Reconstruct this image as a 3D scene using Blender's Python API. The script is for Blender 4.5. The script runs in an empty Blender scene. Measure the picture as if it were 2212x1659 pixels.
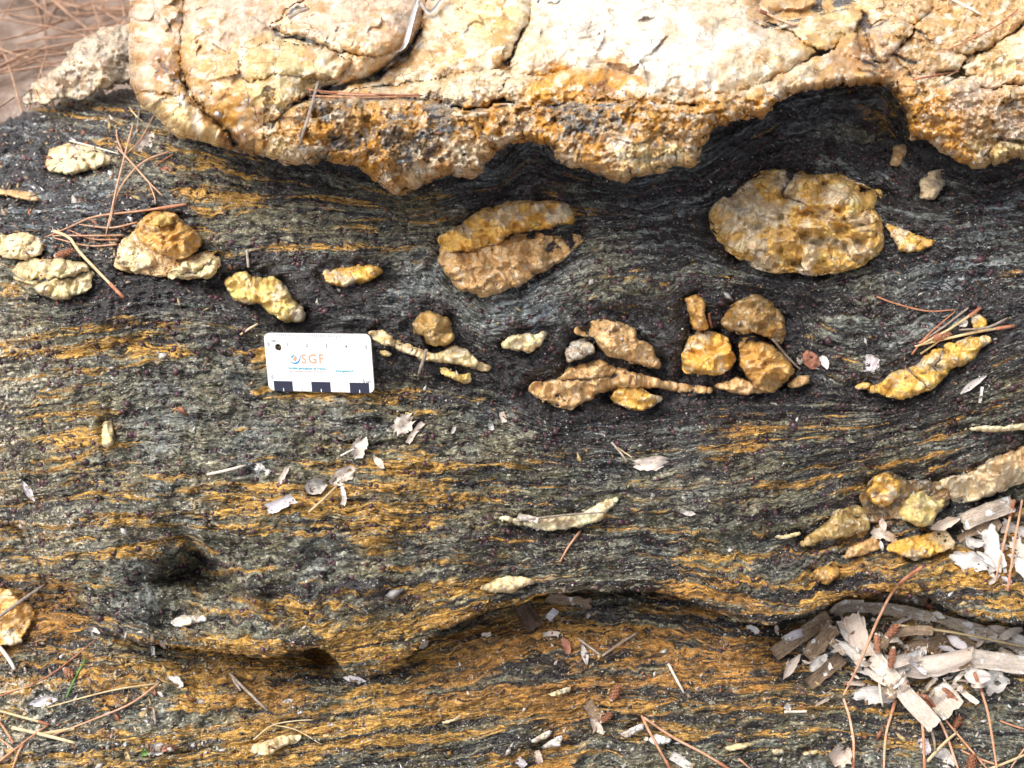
import bpy, math, random
import numpy as np
from mathutils import Matrix, Vector

# ---------------------------------------------------------------- camera, sky, sun, exposure
sc = bpy.context.scene
COL = sc.collection
TH = math.radians(45)            # slope of the rock face
D = 0.62                         # camera distance from the face (m)
K = 0.5 / 2212                   # metres per drawing unit on the face
CX, CY = 1106.0, 829.5
UA = np.array((1.0, 0, 0)); VA = np.array((0, math.cos(TH), math.sin(TH))); WA = np.array((0, -math.sin(TH), math.cos(TH)))

cam = bpy.data.cameras.new('camera')
cam.sensor_width = 17.3; cam.sensor_fit = 'HORIZONTAL'
cam.lens = 17.3 * D / 0.5
cam.clip_start = 0.01; cam.clip_end = 200
cam.dof.use_dof = True; cam.dof.focus_distance = D - 0.008; cam.dof.aperture_fstop = 3.9
co = bpy.data.objects.new('camera', cam); COL.objects.link(co); sc.camera = co
M = Matrix.Identity(4)
for i in range(3):
    M[i][0], M[i][1], M[i][2], M[i][3] = UA[i], VA[i], WA[i], WA[i] * D
co.matrix_world = M

SUN_EL, SUN_AZ = math.radians(60), math.radians(-98)     # azimuth from +Y (uphill) towards +X
w = bpy.data.worlds.new('World'); sc.world = w; w.use_nodes = True
nt = w.node_tree; bg = nt.nodes['Background']
sky = nt.nodes.new('ShaderNodeTexSky'); sky.sky_type = 'NISHITA'; sky.sun_disc = False
sky.sun_elevation = SUN_EL; sky.sun_rotation = SUN_AZ
sky.dust_density = 5.0; sky.air_density = 1.0; sky.ozone_density = 1.0
hs = nt.nodes.new('ShaderNodeHueSaturation'); hs.inputs['Saturation'].default_value = .50      # thin high cloud
nt.links.new(sky.outputs[0], hs.inputs['Color']); nt.links.new(hs.outputs[0], bg.inputs[0]); bg.inputs[1].default_value = 0.15
sl = bpy.data.lights.new('sun', 'SUN'); sl.energy = 1.35; sl.angle = math.radians(42); sl.color = (1, 0.965, 0.92)
so = bpy.data.objects.new('sun', sl); COL.objects.link(so)
sd = Vector((math.sin(SUN_AZ) * math.cos(SUN_EL), math.cos(SUN_AZ) * math.cos(SUN_EL), math.sin(SUN_EL)))
so.rotation_euler = sd.to_track_quat('Z', 'Y').to_euler(); so.location = sd * 3
sc.view_settings.view_transform = 'Standard'; sc.view_settings.look = 'None'
sc.view_settings.gamma = 1; sc.view_settings.use_curve_mapping = False
sc.view_settings.exposure = 0.76

# ---------------------------------------------------------------- helpers: coordinates and noise
def F(px, py, w):                # drawing position + height above the face (m) -> world
    px, py, w = np.broadcast_arrays(np.asarray(px, float), np.asarray(py, float), np.asarray(w, float))
    s = K * (D - w) / D
    u = (px - CX) * s; v = (CY - py) * s
    return u[..., None] * UA + v[..., None] * VA + w[..., None] * WA

def _h(ix, iy, seed):
    h = (ix.astype(np.int64) * 374761393 + iy.astype(np.int64) * 668265263 + seed * 974711) & 0xffffffff
    h = ((h ^ (h >> 13)) * 1274126177) & 0xffffffff
    return ((h ^ (h >> 16)) & 0xffffff) / 16777216.0

def perlin(x, y, seed=0):
    x = np.asarray(x, float); y = np.asarray(y, float)
    x0 = np.floor(x); y0 = np.floor(y); fx = x - x0; fy = y - y0
    x0 = x0.astype(np.int64); y0 = y0.astype(np.int64)
    u = fx * fx * fx * (fx * (fx * 6 - 15) + 10); v = fy * fy * fy * (fy * (fy * 6 - 15) + 10)
    def g(dx, dy):
        a = _h(x0 + dx, y0 + dy, seed) * 6.2831853
        return np.cos(a) * (fx - dx) + np.sin(a) * (fy - dy)
    n0 = g(0, 0) * (1 - u) + g(1, 0) * u
    n1 = g(0, 1) * (1 - u) + g(1, 1) * u
    return (n0 * (1 - v) + n1 * v) * 1.5

def fbm(x, y, seed=0, oct=4, gain=0.5):
    r = 0; a = 1.0
    for i in range(oct):
        r = r + a * perlin(x * 2 ** i, y * 2 ** i, seed + i * 17); a *= gain
    return r

def worley(x, y, seed=0):
    x = np.asarray(x, float); y = np.asarray(y, float)
    x0 = np.floor(x).astype(np.int64); y0 = np.floor(y).astype(np.int64)
    f1 = np.full(x.shape, 9.0); f2 = np.full(x.shape, 9.0); cid = np.zeros(x.shape)
    for dx in (-1, 0, 1):
        for dy in (-1, 0, 1):
            cx = x0 + dx + _h(x0 + dx, y0 + dy, seed); cy = y0 + dy + _h(x0 + dx, y0 + dy, seed + 5)
            d = np.hypot(x - cx, y - cy)
            nid = _h(x0 + dx, y0 + dy, seed + 9)
            m = d < f1
            f2 = np.where(m, f1, np.minimum(f2, d)); cid = np.where(m, nid, cid); f1 = np.where(m, d, f1)
    return f1, f2, cid

def facets(x, y, seed=0):        # chipped planes: one random tilt per cell, continuous upper envelope
    x = np.asarray(x, float); y = np.asarray(y, float)
    x0 = np.floor(x).astype(np.int64); y0 = np.floor(y).astype(np.int64)
    best = np.full(x.shape, -9.0)
    for dx in (-1, 0, 1):
        for dy in (-1, 0, 1):
            ix, iy = x0 + dx, y0 + dy
            cx = ix + _h(ix, iy, seed); cy = iy + _h(ix, iy, seed + 5)
            gx = _h(ix, iy, seed + 9) - .5; gy = _h(ix, iy, seed + 13) - .5
            d2 = (x - cx) ** 2 + (y - cy) ** 2
            best = np.maximum(best, 0.9 * (gx * (x - cx) + gy * (y - cy)) - 0.45 * d2 + 0.3 * _h(ix, iy, seed + 21))
    return best

def shards(x, y, seed=0):         # broken faces: every cell is one tilted plane
    x = np.asarray(x, float); y = np.asarray(y, float)
    x0 = np.floor(x).astype(np.int64); y0 = np.floor(y).astype(np.int64)
    f1 = np.full(x.shape, 9.0); out = np.zeros(x.shape)
    for dx in (-1, 0, 1):
        for dy in (-1, 0, 1):
            ix, iy = x0 + dx, y0 + dy
            cx = ix + _h(ix, iy, seed); cy = iy + _h(ix, iy, seed + 5); d = np.hypot(x - cx, y - cy)
            h = 1.5 * ((_h(ix, iy, seed + 9) - .5) * (x - cx) + (_h(ix, iy, seed + 13) - .5) * (y - cy)) + .7 * (_h(ix, iy, seed + 21) - .5)
            m = d < f1; out = np.where(m, h, out); f1 = np.where(m, d, f1)
    return out

def sstep(a, b, x):
    t = np.clip((x - a) / (b - a), 0, 1); return t * t * (3 - 2 * t)

def smooth1(a, n):
    k = np.hanning(2 * n + 1); k /= k.sum()
    return np.convolve(np.pad(a, n, mode='edge'), k, mode='valid')

def blur2(a, n):
    a = np.apply_along_axis(smooth1, 0, a, n); return np.apply_along_axis(smooth1, 1, a, n)

# raster of the face: x -440..2652, y -340..2000
RX0, RY0, RS = -440.0, -340.0, 4.0
RW, RH = 774, 586
GX, GY = np.meshgrid(RX0 + RS * np.arange(RW), RY0 + RS * np.arange(RH))
def samp(a, x, y):
    fx = np.clip((np.asarray(x, float) - RX0) / RS, 0, RW - 1.001); fy = np.clip((np.asarray(y, float) - RY0) / RS, 0, RH - 1.001)
    i = fx.astype(int); j = fy.astype(int); fx = fx - i; fy = fy - j
    return (a[j, i] * (1 - fx) + a[j, i + 1] * fx) * (1 - fy) + (a[j + 1, i] * (1 - fx) + a[j + 1, i + 1] * fx) * fy

def rbf(pts, smooth=0.02):       # thin plate through (x, y, value) points, on the raster
    p = np.array(pts, float); c = p[:, :2] / 400.0
    def U(r2): return 0.5 * r2 * np.log(r2 + 1e-9)
    n = len(p)
    A = np.zeros((n + 3, n + 3)); r2 = ((c[:, None] - c[None]) ** 2).sum(-1)
    A[:n, :n] = U(r2) + smooth * np.eye(n); A[:n, n] = 1; A[:n, n + 1:] = c; A[n, :n] = 1; A[n + 1:, :n] = c.T
    s = np.linalg.solve(A, np.concatenate([p[:, 2], [0, 0, 0]]))
    q = 5
    gx = np.clip(GX[::q, ::q], -120, 2330) / 400; gy = np.clip(GY[::q, ::q], -120, 1780) / 400
    r = s[n] + s[n + 1] * gx + s[n + 2] * gy
    for i in range(n):
        r = r + s[i] * U((gx - c[i, 0]) ** 2 + (gy - c[i, 1]) ** 2)
    h, wd = r.shape
    yy = np.clip(np.arange(RH) / q, 0, h - 1.001); xx = np.clip(np.arange(RW) / q, 0, wd - 1.001)
    j = yy.astype(int); i = xx.astype(int); fy = (yy - j)[:, None]; fx = (xx - i)[None]
    r = (r[j][:, i] * (1 - fx) + r[j][:, i + 1] * fx) * (1 - fy) + (r[j + 1][:, i] * (1 - fx) + r[j + 1][:, i + 1] * fx) * fy
    return blur2(r, 4)

def polysdf(poly, x, y):         # signed distance, positive inside
    p = np.array(poly, float); n = len(p)
    d = np.full(x.shape, 1e9); ins = np.zeros(x.shape, bool)
    for i in range(n):
        ax, ay = p[i]; bx, by = p[(i + 1) % n]
        ex, ey = bx - ax, by - ay
        t = np.clip(((x - ax) * ex + (y - ay) * ey) / (ex * ex + ey * ey + 1e-9), 0, 1)
        d = np.minimum(d, (x - ax - t * ex) ** 2 + (y - ay - t * ey) ** 2)
        if ay != by:
            c = ((ay > y) != (by > y)) & (x < ex * (y - ay) / (by - ay) + ax)
            ins ^= c
    return np.where(ins, np.sqrt(d), -np.sqrt(d))

def linedist(pts, x, y):
    d = np.full(x.shape, 1e9)
    for (ax, ay), (bx, by) in zip(pts[:-1], pts[1:]):
        ex, ey = bx - ax, by - ay
        t = np.clip(((x - ax) * ex + (y - ay) * ey) / (ex * ex + ey * ey + 1e-9), 0, 1)
        d = np.minimum(d, np.hypot(x - ax - t * ex, y - ay - t * ey))
    return d

# ---------------------------------------------------------------- helpers: meshes and objects
def tag(o, label=None, cat=None, group=None, kind=None):
    if label: o['label'] = label
    if cat: o['category'] = cat
    if group: o['group'] = group
    if kind: o['kind'] = kind
    return o

def mesh_obj(name, verts, faces, mat, parent=None, origin=None, smooth=True, attrs=None):
    """verts (n,3) world; faces (m,3|4) array or list of tuples."""
    verts = np.asarray(verts, float)
    if origin is None: origin = verts.mean(0)
    origin = np.asarray(origin, float)
    me = bpy.data.meshes.new(name)
    if isinstance(faces, np.ndarray):
        n = len(verts); m, k = faces.shape
        me.vertices.add(n); me.vertices.foreach_set('co', (verts - origin).astype(np.float32).ravel())
        me.loops.add(m * k); me.loops.foreach_set('vertex_index', faces.astype(np.int32).ravel())
        me.polygons.add(m); me.polygons.foreach_set('loop_start', np.arange(0, m * k, k, dtype=np.int32))
        me.update(calc_edges=True)
    else:
        me.from_pydata([tuple(v) for v in (verts - origin)], [], faces)
    if smooth:
        me.polygons.foreach_set('use_smooth', np.ones(len(me.polygons), bool))
    for an, (ty, arr) in (attrs or {}).items():
        a = me.attributes.new(an, ty, 'POINT')
        key = {'FLOAT': 'value', 'FLOAT_VECTOR': 'vector', 'FLOAT_COLOR': 'color'}[ty]
        a.data.foreach_set(key, np.asarray(arr, np.float32).ravel())
    if mat: me.materials.append(mat)
    o = bpy.data.objects.new(name, me); COL.objects.link(o)
    if parent is not None:
        o.parent = parent; o.location = Vector(origin) - parent.location
    else:
        o.location = origin
    return o

def empty(name, loc):
    o = bpy.data.objects.new(name, None); COL.objects.link(o); o.location = loc; o.empty_display_size = .01
    return o

def gridfaces(nr, nc, valid=None):
    i = np.arange(nr * nc).reshape(nr, nc)
    f = np.stack([i[1:, :-1], i[1:, 1:], i[:-1, 1:], i[:-1, :-1]], -1)     # rows go down the picture
    if valid is not None:
        ok = valid[1:, :-1] & valid[1:, 1:] & valid[:-1, 1:] & valid[:-1, :-1]
        f = f[ok]
    return f.reshape(-1, 4)

# ---------------------------------------------------------------- helpers: node materials
class NB:
    def __init__(s, name):
        s.mat = bpy.data.materials.new(name); s.mat.use_nodes = True
        s.t = s.mat.node_tree; s.b = s.t.nodes['Principled BSDF']
    def n(s, ty, **kw):
        nd = s.t.nodes.new(ty)
        for k, v in kw.items(): setattr(nd, k, v)
        return nd
    def put(s, sock, v):
        if isinstance(v, bpy.types.NodeSocket): s.t.links.new(v, sock)
        elif isinstance(v, (tuple, list)) and len(v) == 3 and sock.type == 'RGBA': sock.default_value = (*v, 1)
        else: sock.default_value = v
    def attr(s, name, out='Vector'):
        return s.n('ShaderNodeAttribute', attribute_name=name).outputs[out]
    def vm(s, op, a, b):
        nd = s.n('ShaderNodeVectorMath', operation=op); s.put(nd.inputs[0], a); s.put(nd.inputs[1], b); return nd.outputs[0]
    def m(s, op, a, b=0.0, c=0.0, clamp=False):
        nd = s.n('ShaderNodeMath', operation=op, use_clamp=clamp)
        s.put(nd.inputs[0], a); s.put(nd.inputs[1], b); s.put(nd.inputs[2], c); return nd.outputs[0]
    def noise(s, vec, scale=1.0, detail=3.0, rough=.55, dist=0.0, out='Fac'):
        nd = s.n('ShaderNodeTexNoise'); s.put(nd.inputs['Vector'], vec)
        for k, v in (('Scale', scale), ('Detail', detail), ('Roughness', rough), ('Distortion', dist)): nd.inputs[k].default_value = v
        return nd.outputs[out]
    def vor(s, vec, scale, feature='F1', out='Distance', rand=1.0):
        nd = s.n('ShaderNodeTexVoronoi', feature=feature); s.put(nd.inputs['Vector'], vec)
        nd.inputs['Scale'].default_value = scale; nd.inputs['Randomness'].default_value = rand
        return nd.outputs[out]
    def rng(s, v, a, b, c=0.0, d=1.0):
        nd = s.n('ShaderNodeMapRange', interpolation_type='SMOOTHSTEP'); s.put(nd.inputs[0], v)
        for i, q in enumerate((a, b, c, d)): s.put(nd.inputs[1 + i], q)
        return nd.outputs[0]
    def mix(s, f, a, b, mode='MIX'):
        nd = s.n('ShaderNodeMix', data_type='RGBA', blend_type=mode)
        s.put(nd.inputs[0], f); s.put(nd.inputs[6], a); s.put(nd.inputs[7], b); return nd.outputs[2]
    def ramp(s, f, stops):
        nd = s.n('ShaderNodeValToRGB'); e = nd.color_ramp.elements
        while len(e) < len(stops): e.new(0.5)
        for q, (p, c) in zip(e, stops): q.position = p; q.color = (*c, 1)
        s.put(nd.inputs[0], f); return nd.outputs[0]
    def bump(s, h, dist, strength=1.0, normal=None):
        nd = s.n('ShaderNodeBump'); s.put(nd.inputs['Height'], h)
        nd.inputs['Distance'].default_value = dist; nd.inputs['Strength'].default_value = strength
        if normal is not None: s.put(nd.inputs['Normal'], normal)
        return nd.outputs[0]
    def pos(s):
        return s.n('ShaderNodeNewGeometry').outputs['Position']
    def oinfo(s):
        return s.n('ShaderNodeObjectInfo').outputs['Random']
    def out(s, **kw):
        for k, v in kw.items(): s.put(s.b.inputs[k.replace('_', ' ')], v)
        return s.mat

def schist_material():
    B = NB('mica_schist')
    fl = B.attr('flow'); wt = B.attr('minerals', 'Color')
    sep = B.n('ShaderNodeSeparateColor'); B.put(sep.inputs[0], wt)
    wo, wg, wr = sep.outputs[0], sep.outputs[1], sep.outputs[2]
    wp = B.attr('pale', 'Fac'); wc = B.attr('cool', 'Fac'); stA = B.attr('streak', 'Fac'); stB = B.attr('seam', 'Fac')
    p = B.pos()
    lam = B.noise(B.vm('MULTIPLY', fl, (.15, 2.6, 1)), 1, 7, .57, .5)
    fine = B.noise(B.vm('MULTIPLY', fl, (.5, 9.0, 1)), 1, 4, .62, .5)
    grain = B.noise(p, 900, 3, .7)
    gr2 = B.noise(p, 420, 2, .6)
    # grey chlorite and muscovite against black biotite
    L = B.m('ADD', B.m('MULTIPLY', lam, .60), B.m('MULTIPLY', fine, .26))
    L = B.m('ADD', L, B.m('MULTIPLY', grain, .14))
    L = B.m('ADD', L, B.m('MULTIPLY', stA, .05))
    thr = B.m('SUBTRACT', .635, B.m('MULTIPLY', wg, .25))
    gm = B.rng(B.m('SUBTRACT', L, thr), -.018, .03)
    grey = B.ramp(gr2, [(.25, (.044, .046, .032)), (.45, (.105, .106, .070)), (.60, (.185, .185, .130)), (.75, (.36, .36, .27))])
    blue = B.ramp(gr2, [(.25, (.045, .055, .063)), (.45, (.13, .155, .172)), (.6, (.23, .265, .28)), (.75, (.46, .50, .52))])
    grey = B.mix(B.m('ADD', B.m('MULTIPLY', wc, .8), B.rng(B.noise(p, 28, 2), .42, .66, -.25, .25), 0, True), grey, blue)
    dark = B.ramp(grain, [(.3, (.008, .008, .008)), (.5, (.022, .020, .021)), (.7, (.075, .066, .068))])
    c = B.mix(gm, dark, grey)
    # limonite film over whole zones, then ochre seams along the layers
    film = B.m('MULTIPLY', wo, B.rng(B.noise(B.vm('MULTIPLY', fl, (.35, .8, 1)), 1, 4, .6), .32, .62))
    c = B.mix(B.m('MULTIPLY', film, .55, 0, True), c, B.mix(1, c, (1.75, 1.12, .36), 'MULTIPLY'))
    lo = B.noise(B.vm('MULTIPLY', B.vm('ADD', fl, (31, 7, 0)), (.11, 1.7, 1)), 1, 7, .57, .6)
    lo2 = B.noise(B.vm('MULTIPLY', B.vm('ADD', fl, (3, 17, 0)), (.45, 8.0, 1)), 1, 4, .62, .5)
    Q = B.m('ADD', B.m('MULTIPLY', lo, .68), B.m('MULTIPLY', lo2, .22))
    Q = B.m('ADD', Q, B.m('MULTIPLY', grain, .10)); Q = B.m('ADD', Q, B.m('MULTIPLY', stB, .06))
    om = B.rng(B.m('SUBTRACT', Q, B.m('SUBTRACT', .675, B.m('MULTIPLY', wo, .27))), -.015, .035)
    och = B.ramp(B.noise(B.vm('MULTIPLY', fl, (2.2, 16, 1)), 1, 4, .65), [(.25, (.11, .050, .010)), (.42, (.36, .185, .030)), (.58, (.56, .335, .075)), (.75, (.68, .50, .21))])
    rust = B.ramp(lo2, [(.25, (.070, .032, .012)), (.5, (.27, .115, .024)), (.75, (.48, .24, .050))])
    c = B.mix(om, c, B.mix(wr, och, rust))
    pm = B.rng(B.m('ADD', B.m('MULTIPLY', gr2, .55), B.m('MULTIPLY', lam, .45)), B.m('SUBTRACT', .80, B.m('MULTIPLY', wp, .42)), B.m('SUBTRACT', .90, B.m('MULTIPLY', wp, .42)))
    c = B.mix(pm, c, B.ramp(grain, [(.3, (.30, .25, .15)), (.7, (.62, .57, .44))]))
    cell = B.n('ShaderNodeSeparateColor'); B.put(cell.inputs[0], B.vor(B.vm('MULTIPLY', fl, (1.6, 13, 1)), 1, 'F1', 'Color'))
    cell2 = B.n('ShaderNodeSeparateColor'); B.put(cell2.inputs[0], B.vor(p, 1500, 'F1', 'Color'))
    gv = B.m('MULTIPLY', B.rng(cell.outputs[0], 0, 1, .60, 1.40), B.rng(cell2.outputs[0], 0, 1, .78, 1.28))
    cg = B.n('ShaderNodeCombineColor')
    for k_ in range(3): B.put(cg.inputs[k_], gv)
    c = B.mix(1, c, cg.outputs[0], 'MULTIPLY')
    c = B.mix(B.rng(cell.outputs[1], .90, .93, 0, .8), c, (.012, .011, .012))
    c = B.mix(B.m('MULTIPLY', B.rng(cell2.outputs[1], .965, .98), B.m('ADD', .02, wg)), c, (.55, .54, .50))
    # thin black seams
    seam = B.rng(fine, .36, .44, 1, 0)
    c = B.mix(B.m('MULTIPLY', seam, .75), c, (.010, .009, .008))
    hb = B.m('ADD', B.m('MULTIPLY', lam, .8), B.m('ADD', B.m('MULTIPLY', fine, .6), B.m('MULTIPLY', grain, .45)))
    hb = B.m('ADD', hb, B.m('MULTIPLY', cell.outputs[2], .22))
    nrm = B.bump(hb, .0020, .8)
    rough = B.m('ADD', B.m('MULTIPLY', om, .35), B.rng(grain, .3, .7, .28, .55))
    return B.out(Base_Color=c, Roughness=rough, Normal=nrm, Specular_IOR_Level=.6)

def quartz_material(sss=.12):
    B = NB('quartz')
    tint = B.attr('tint', 'Color'); dirt = B.attr('dirt', 'Fac'); gran = B.attr('grain', 'Fac')
    p = B.pos()
    n1 = B.noise(p, 45, 5, .62, .6); n2 = B.noise(p, 160, 4, .65, .4); n3 = B.noise(p, 700, 3, .7)
    c = B.mix(B.m('MULTIPLY', B.rng(n1, .54, .70, 0, .45), B.m('SUBTRACT', 1, dirt, 0, True)), tint, B.mix(.35, (.74, .62, .42), tint))
    c = B.mix(B.rng(B.m('ADD', B.m('MULTIPLY', n2, .6), B.m('MULTIPLY', n1, .4)), .51, .40, 0, .60), c, B.mix(.6, tint, (.42, .18, .022)))
    vein = B.rng(B.m('ABSOLUTE', B.m('SUBTRACT', B.noise(p, 70, 4, .6, 1.2), .5)), 0.0, .028, 1, 0)
    c = B.mix(B.m('MULTIPLY', vein, .30), c, (.20, .085, .022))
    ed = B.vor(B.vm('ADD', p, B.vm('MULTIPLY', B.noise(p, 60, 4, .6, 0, 'Color'), (.022, .022, .022))), 62, 'DISTANCE_TO_EDGE')
    hair = B.m('MULTIPLY', B.rng(ed, .0, .022, 1, 0), B.rng(n1, .46, .56))
    c = B.mix(B.m('MULTIPLY', hair, .28), c, (.12, .06, .025))
    # pale single crystals
    cr = B.vor(p, 420, 'F1', 'Color'); crs = B.n('ShaderNodeSeparateColor'); B.put(crs.inputs[0], cr)
    c = B.mix(B.m('MULTIPLY', B.rng(crs.outputs[0], .78, .95), B.m('ADD', .10, B.m('MULTIPLY', gran, .5))), c, (.80, .72, .56))
    c = B.mix(B.m('MULTIPLY', B.rng(crs.outputs[1], .70, .95), B.m('MULTIPLY', gran, .5)), c, (.38, .19, .045))
    sp = B.rng(n3, B.m('SUBTRACT', .79, B.m('MULTIPLY', dirt, .36)), B.m('SUBTRACT', .84, B.m('MULTIPLY', dirt, .36)))
    big = B.rng(B.m('ADD', B.m('MULTIPLY', n2, .6), B.m('MULTIPLY', n3, .4)), B.m('SUBTRACT', .86, B.m('MULTIPLY', dirt, .5)), B.m('SUBTRACT', .93, B.m('MULTIPLY', dirt, .5)))
    c = B.mix(B.m('MAXIMUM', B.m('MULTIPLY', sp, .8), B.m('MULTIPLY', big, .92)), c, B.ramp(n2, [(.36, (.012, .011, .011)), (.5, (.060, .060, .062)), (.62, (.17, .175, .18)), (.75, (.32, .33, .34))]))
    ve = B.vor(p, 330, 'SMOOTH_F1')
    h = B.m('ADD', B.m('MULTIPLY', n2, B.m('ADD', .13, B.m('MULTIPLY', gran, .7))), B.m('MULTIPLY', n3, B.m('ADD', .05, B.m('MULTIPLY', gran, .4))))
    h = B.m('ADD', h, B.m('MULTIPLY', B.m('MULTIPLY', ve, -1.3), gran))
    h = B.m('SUBTRACT', h, B.m('MULTIPLY', hair, .35))
    nrm = B.bump(h, .0016, .85)
    return B.out(Base_Color=c, Roughness=B.rng(n2, .3, .7, .18, .42), Normal=nrm, Specular_IOR_Level=.5, Coat_Weight=.22, Coat_Roughness=.12, Coat_Normal=nrm,
                 Subsurface_Weight=sss, Subsurface_Radius=(1.0, .55, .25), Subsurface_Scale=.004)

def plain_material(name, stops, rough=.7, scale=120, bump=.0006, fibre=False, spots=None, spec=.3, tr=0.0):
    B = NB(name)
    v = B.attr('flow') if fibre else B.n('ShaderNodeTexCoord').outputs['Object']
    r = B.oinfo()
    if fibre:
        vv = B.vm('ADD', B.vm('MULTIPLY', v, (1.3, 14, 1)), (0, 0, 0))
        cmb = B.n('ShaderNodeCombineXYZ'); B.put(cmb.inputs[0], B.m('MULTIPLY', r, 40)); B.put(cmb.inputs[2], B.m('MULTIPLY', r, 90))
        vv = B.vm('ADD', vv, cmb.outputs[0])
        n = B.noise(vv, 1, 5, .65, .3)
    else:
        n = B.noise(v, scale, 5, .6)
    g = B.noise(B.pos(), 800, 3, .65)
    f = B.m('ADD', B.m('MULTIPLY', n, .7), B.m('MULTIPLY', g, .3))
    f = B.m('ADD', f, B.m('MULTIPLY', B.m('SUBTRACT', r, .5), .16))
    c = B.ramp(f, stops)
    if spots:
        q = B.noise(B.pos(), spots[1], 4, .6, .4)
        c = B.mix(B.rng(q, spots[2], spots[2] + .05), c, spots[0])
    nrm = B.bump(B.m('ADD', B.m('MULTIPLY', n, .7), B.m('MULTIPLY', g, .4)), bump, .8)
    return B.out(Base_Color=c, Roughness=rough, Normal=nrm, Specular_IOR_Level=spec)

MS = schist_material(); MQ = quartz_material()

# ---------------------------------------------------------------- the layering of the schist (guide lines of the foliation)
GUIDES = [
 [(-400,90),(2600,90)],
 [(0,230),(300,300),(560,370),(860,430),(1080,400),(1140,330),(1210,370),(1350,400),(1520,360),(1700,230),(1850,195),(1920,205),(1965,300),(2100,370),(2212,360)],
 [(0,450),(200,440),(450,440),(700,450),(930,470),(1000,440),(1150,415),(1260,430),(1400,440),(1530,420),(1640,350),(1750,355),(1900,400),(2000,450),(2212,430)],
 [(0,520),(250,560),(450,590),(600,560),(700,560),(850,560),(940,545),(970,600),(1040,655),(1120,635),(1230,570),(1300,545),(1500,540),(1620,590),(1770,612),(1900,575),(2000,545),(2212,540)],
 [(0,640),(150,655),(350,620),(480,640),(620,700),(720,660),(800,650),(900,660),(990,690),(1060,730),(1130,735),(1200,695),(1290,672),(1380,690),(1450,700),(1490,650),(1600,625),(1700,650),(1800,720),(1950,740),(2080,690),(2212,650)],
 [(0,760),(300,720),(600,720),(780,712),(900,768),(1060,812),(1130,856),(1200,900),(1300,902),(1420,894),(1550,862),(1660,864),(1760,850),(1880,864),(2000,855),(2130,775),(2212,740)],
 [(0,880),(300,840),(550,860),(800,850),(950,845),(1050,860),(1200,925),(1400,920),(1600,895),(1750,900),(1900,895),(2050,860),(2212,790)],
 [(0,1010),(300,980),(600,980),(850,1000),(1050,990),(1300,1000),(1480,985),(1650,965),(1850,955),(2050,905),(2212,850)],
 [(0,1100),(200,1080),(400,1090),(600,1080),(850,1090),(1100,1080),(1300,1090),(1500,1090),(1700,1060),(1860,1020),(2050,980),(2212,920)],
 [(0,1190),(200,1180),(400,1160),(500,1190),(700,1180),(1000,1180),(1200,1190),(1400,1180),(1550,1190),(1750,1170),(1900,1120),(2212,1050)],
 [(0,1290),(200,1300),(350,1370),(500,1390),(700,1390),(900,1340),(1100,1285),(1300,1262),(1500,1270),(1700,1310),(1850,1265),(2212,1240)],
 [(0,1450),(300,1440),(600,1450),(850,1440),(1000,1400),(1200,1350),(1400,1350),(1600,1380),(1800,1380),(2212,1400)],
 [(0,1600),(400,1570),(800,1520),(1100,1470),(1400,1450),(1700,1440),(2212,1470)],
 [(0,1750),(600,1680),(1000,1640),(1300,1580),(1500,1600),(1800,1580),(2212,1620)],
 [(-400,1900),(2600,1900)],
 [(-400,2300),(2600,2300)],
]
gxs = RX0 + RS * np.arange(RW)
gy = np.array([smooth1(np.interp(gxs, [p[0] for p in g], [p[1] for p in g]), 9) for g in GUIDES])
for i in range(1, len(gy)):
    gy[i] = np.maximum(gy[i], gy[i - 1] + 14)
gk = np.array([np.median(g) for g in gy]); gk = gk - gk[1]
STRAT = np.empty((RH, RW))
for j in range(RW):
    STRAT[:, j] = np.interp(GY[:, j], gy[:, j], gk)
STRAT = blur2(STRAT, 3)
# crenulation folds low on the right
cz = np.exp(-((GX - 1620) / 260) ** 2 - ((GY - 1230) / 120) ** 2)
STRAT = STRAT + cz * (9 * np.sin(GX / 10.5 + GY / 38 + 5 * perlin(GX / 110, GY / 90, 3)) * (.6 + .8 * perlin(GX / 70, GY / 60, 4)) + 5 * perlin(GX / 9, GY / 40, 6))
STRAT = STRAT + 7 * fbm(GX / 70, STRAT / 40, 41, 3) + 3.0 * perlin(GX / 16, GY / 20, 44)

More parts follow.
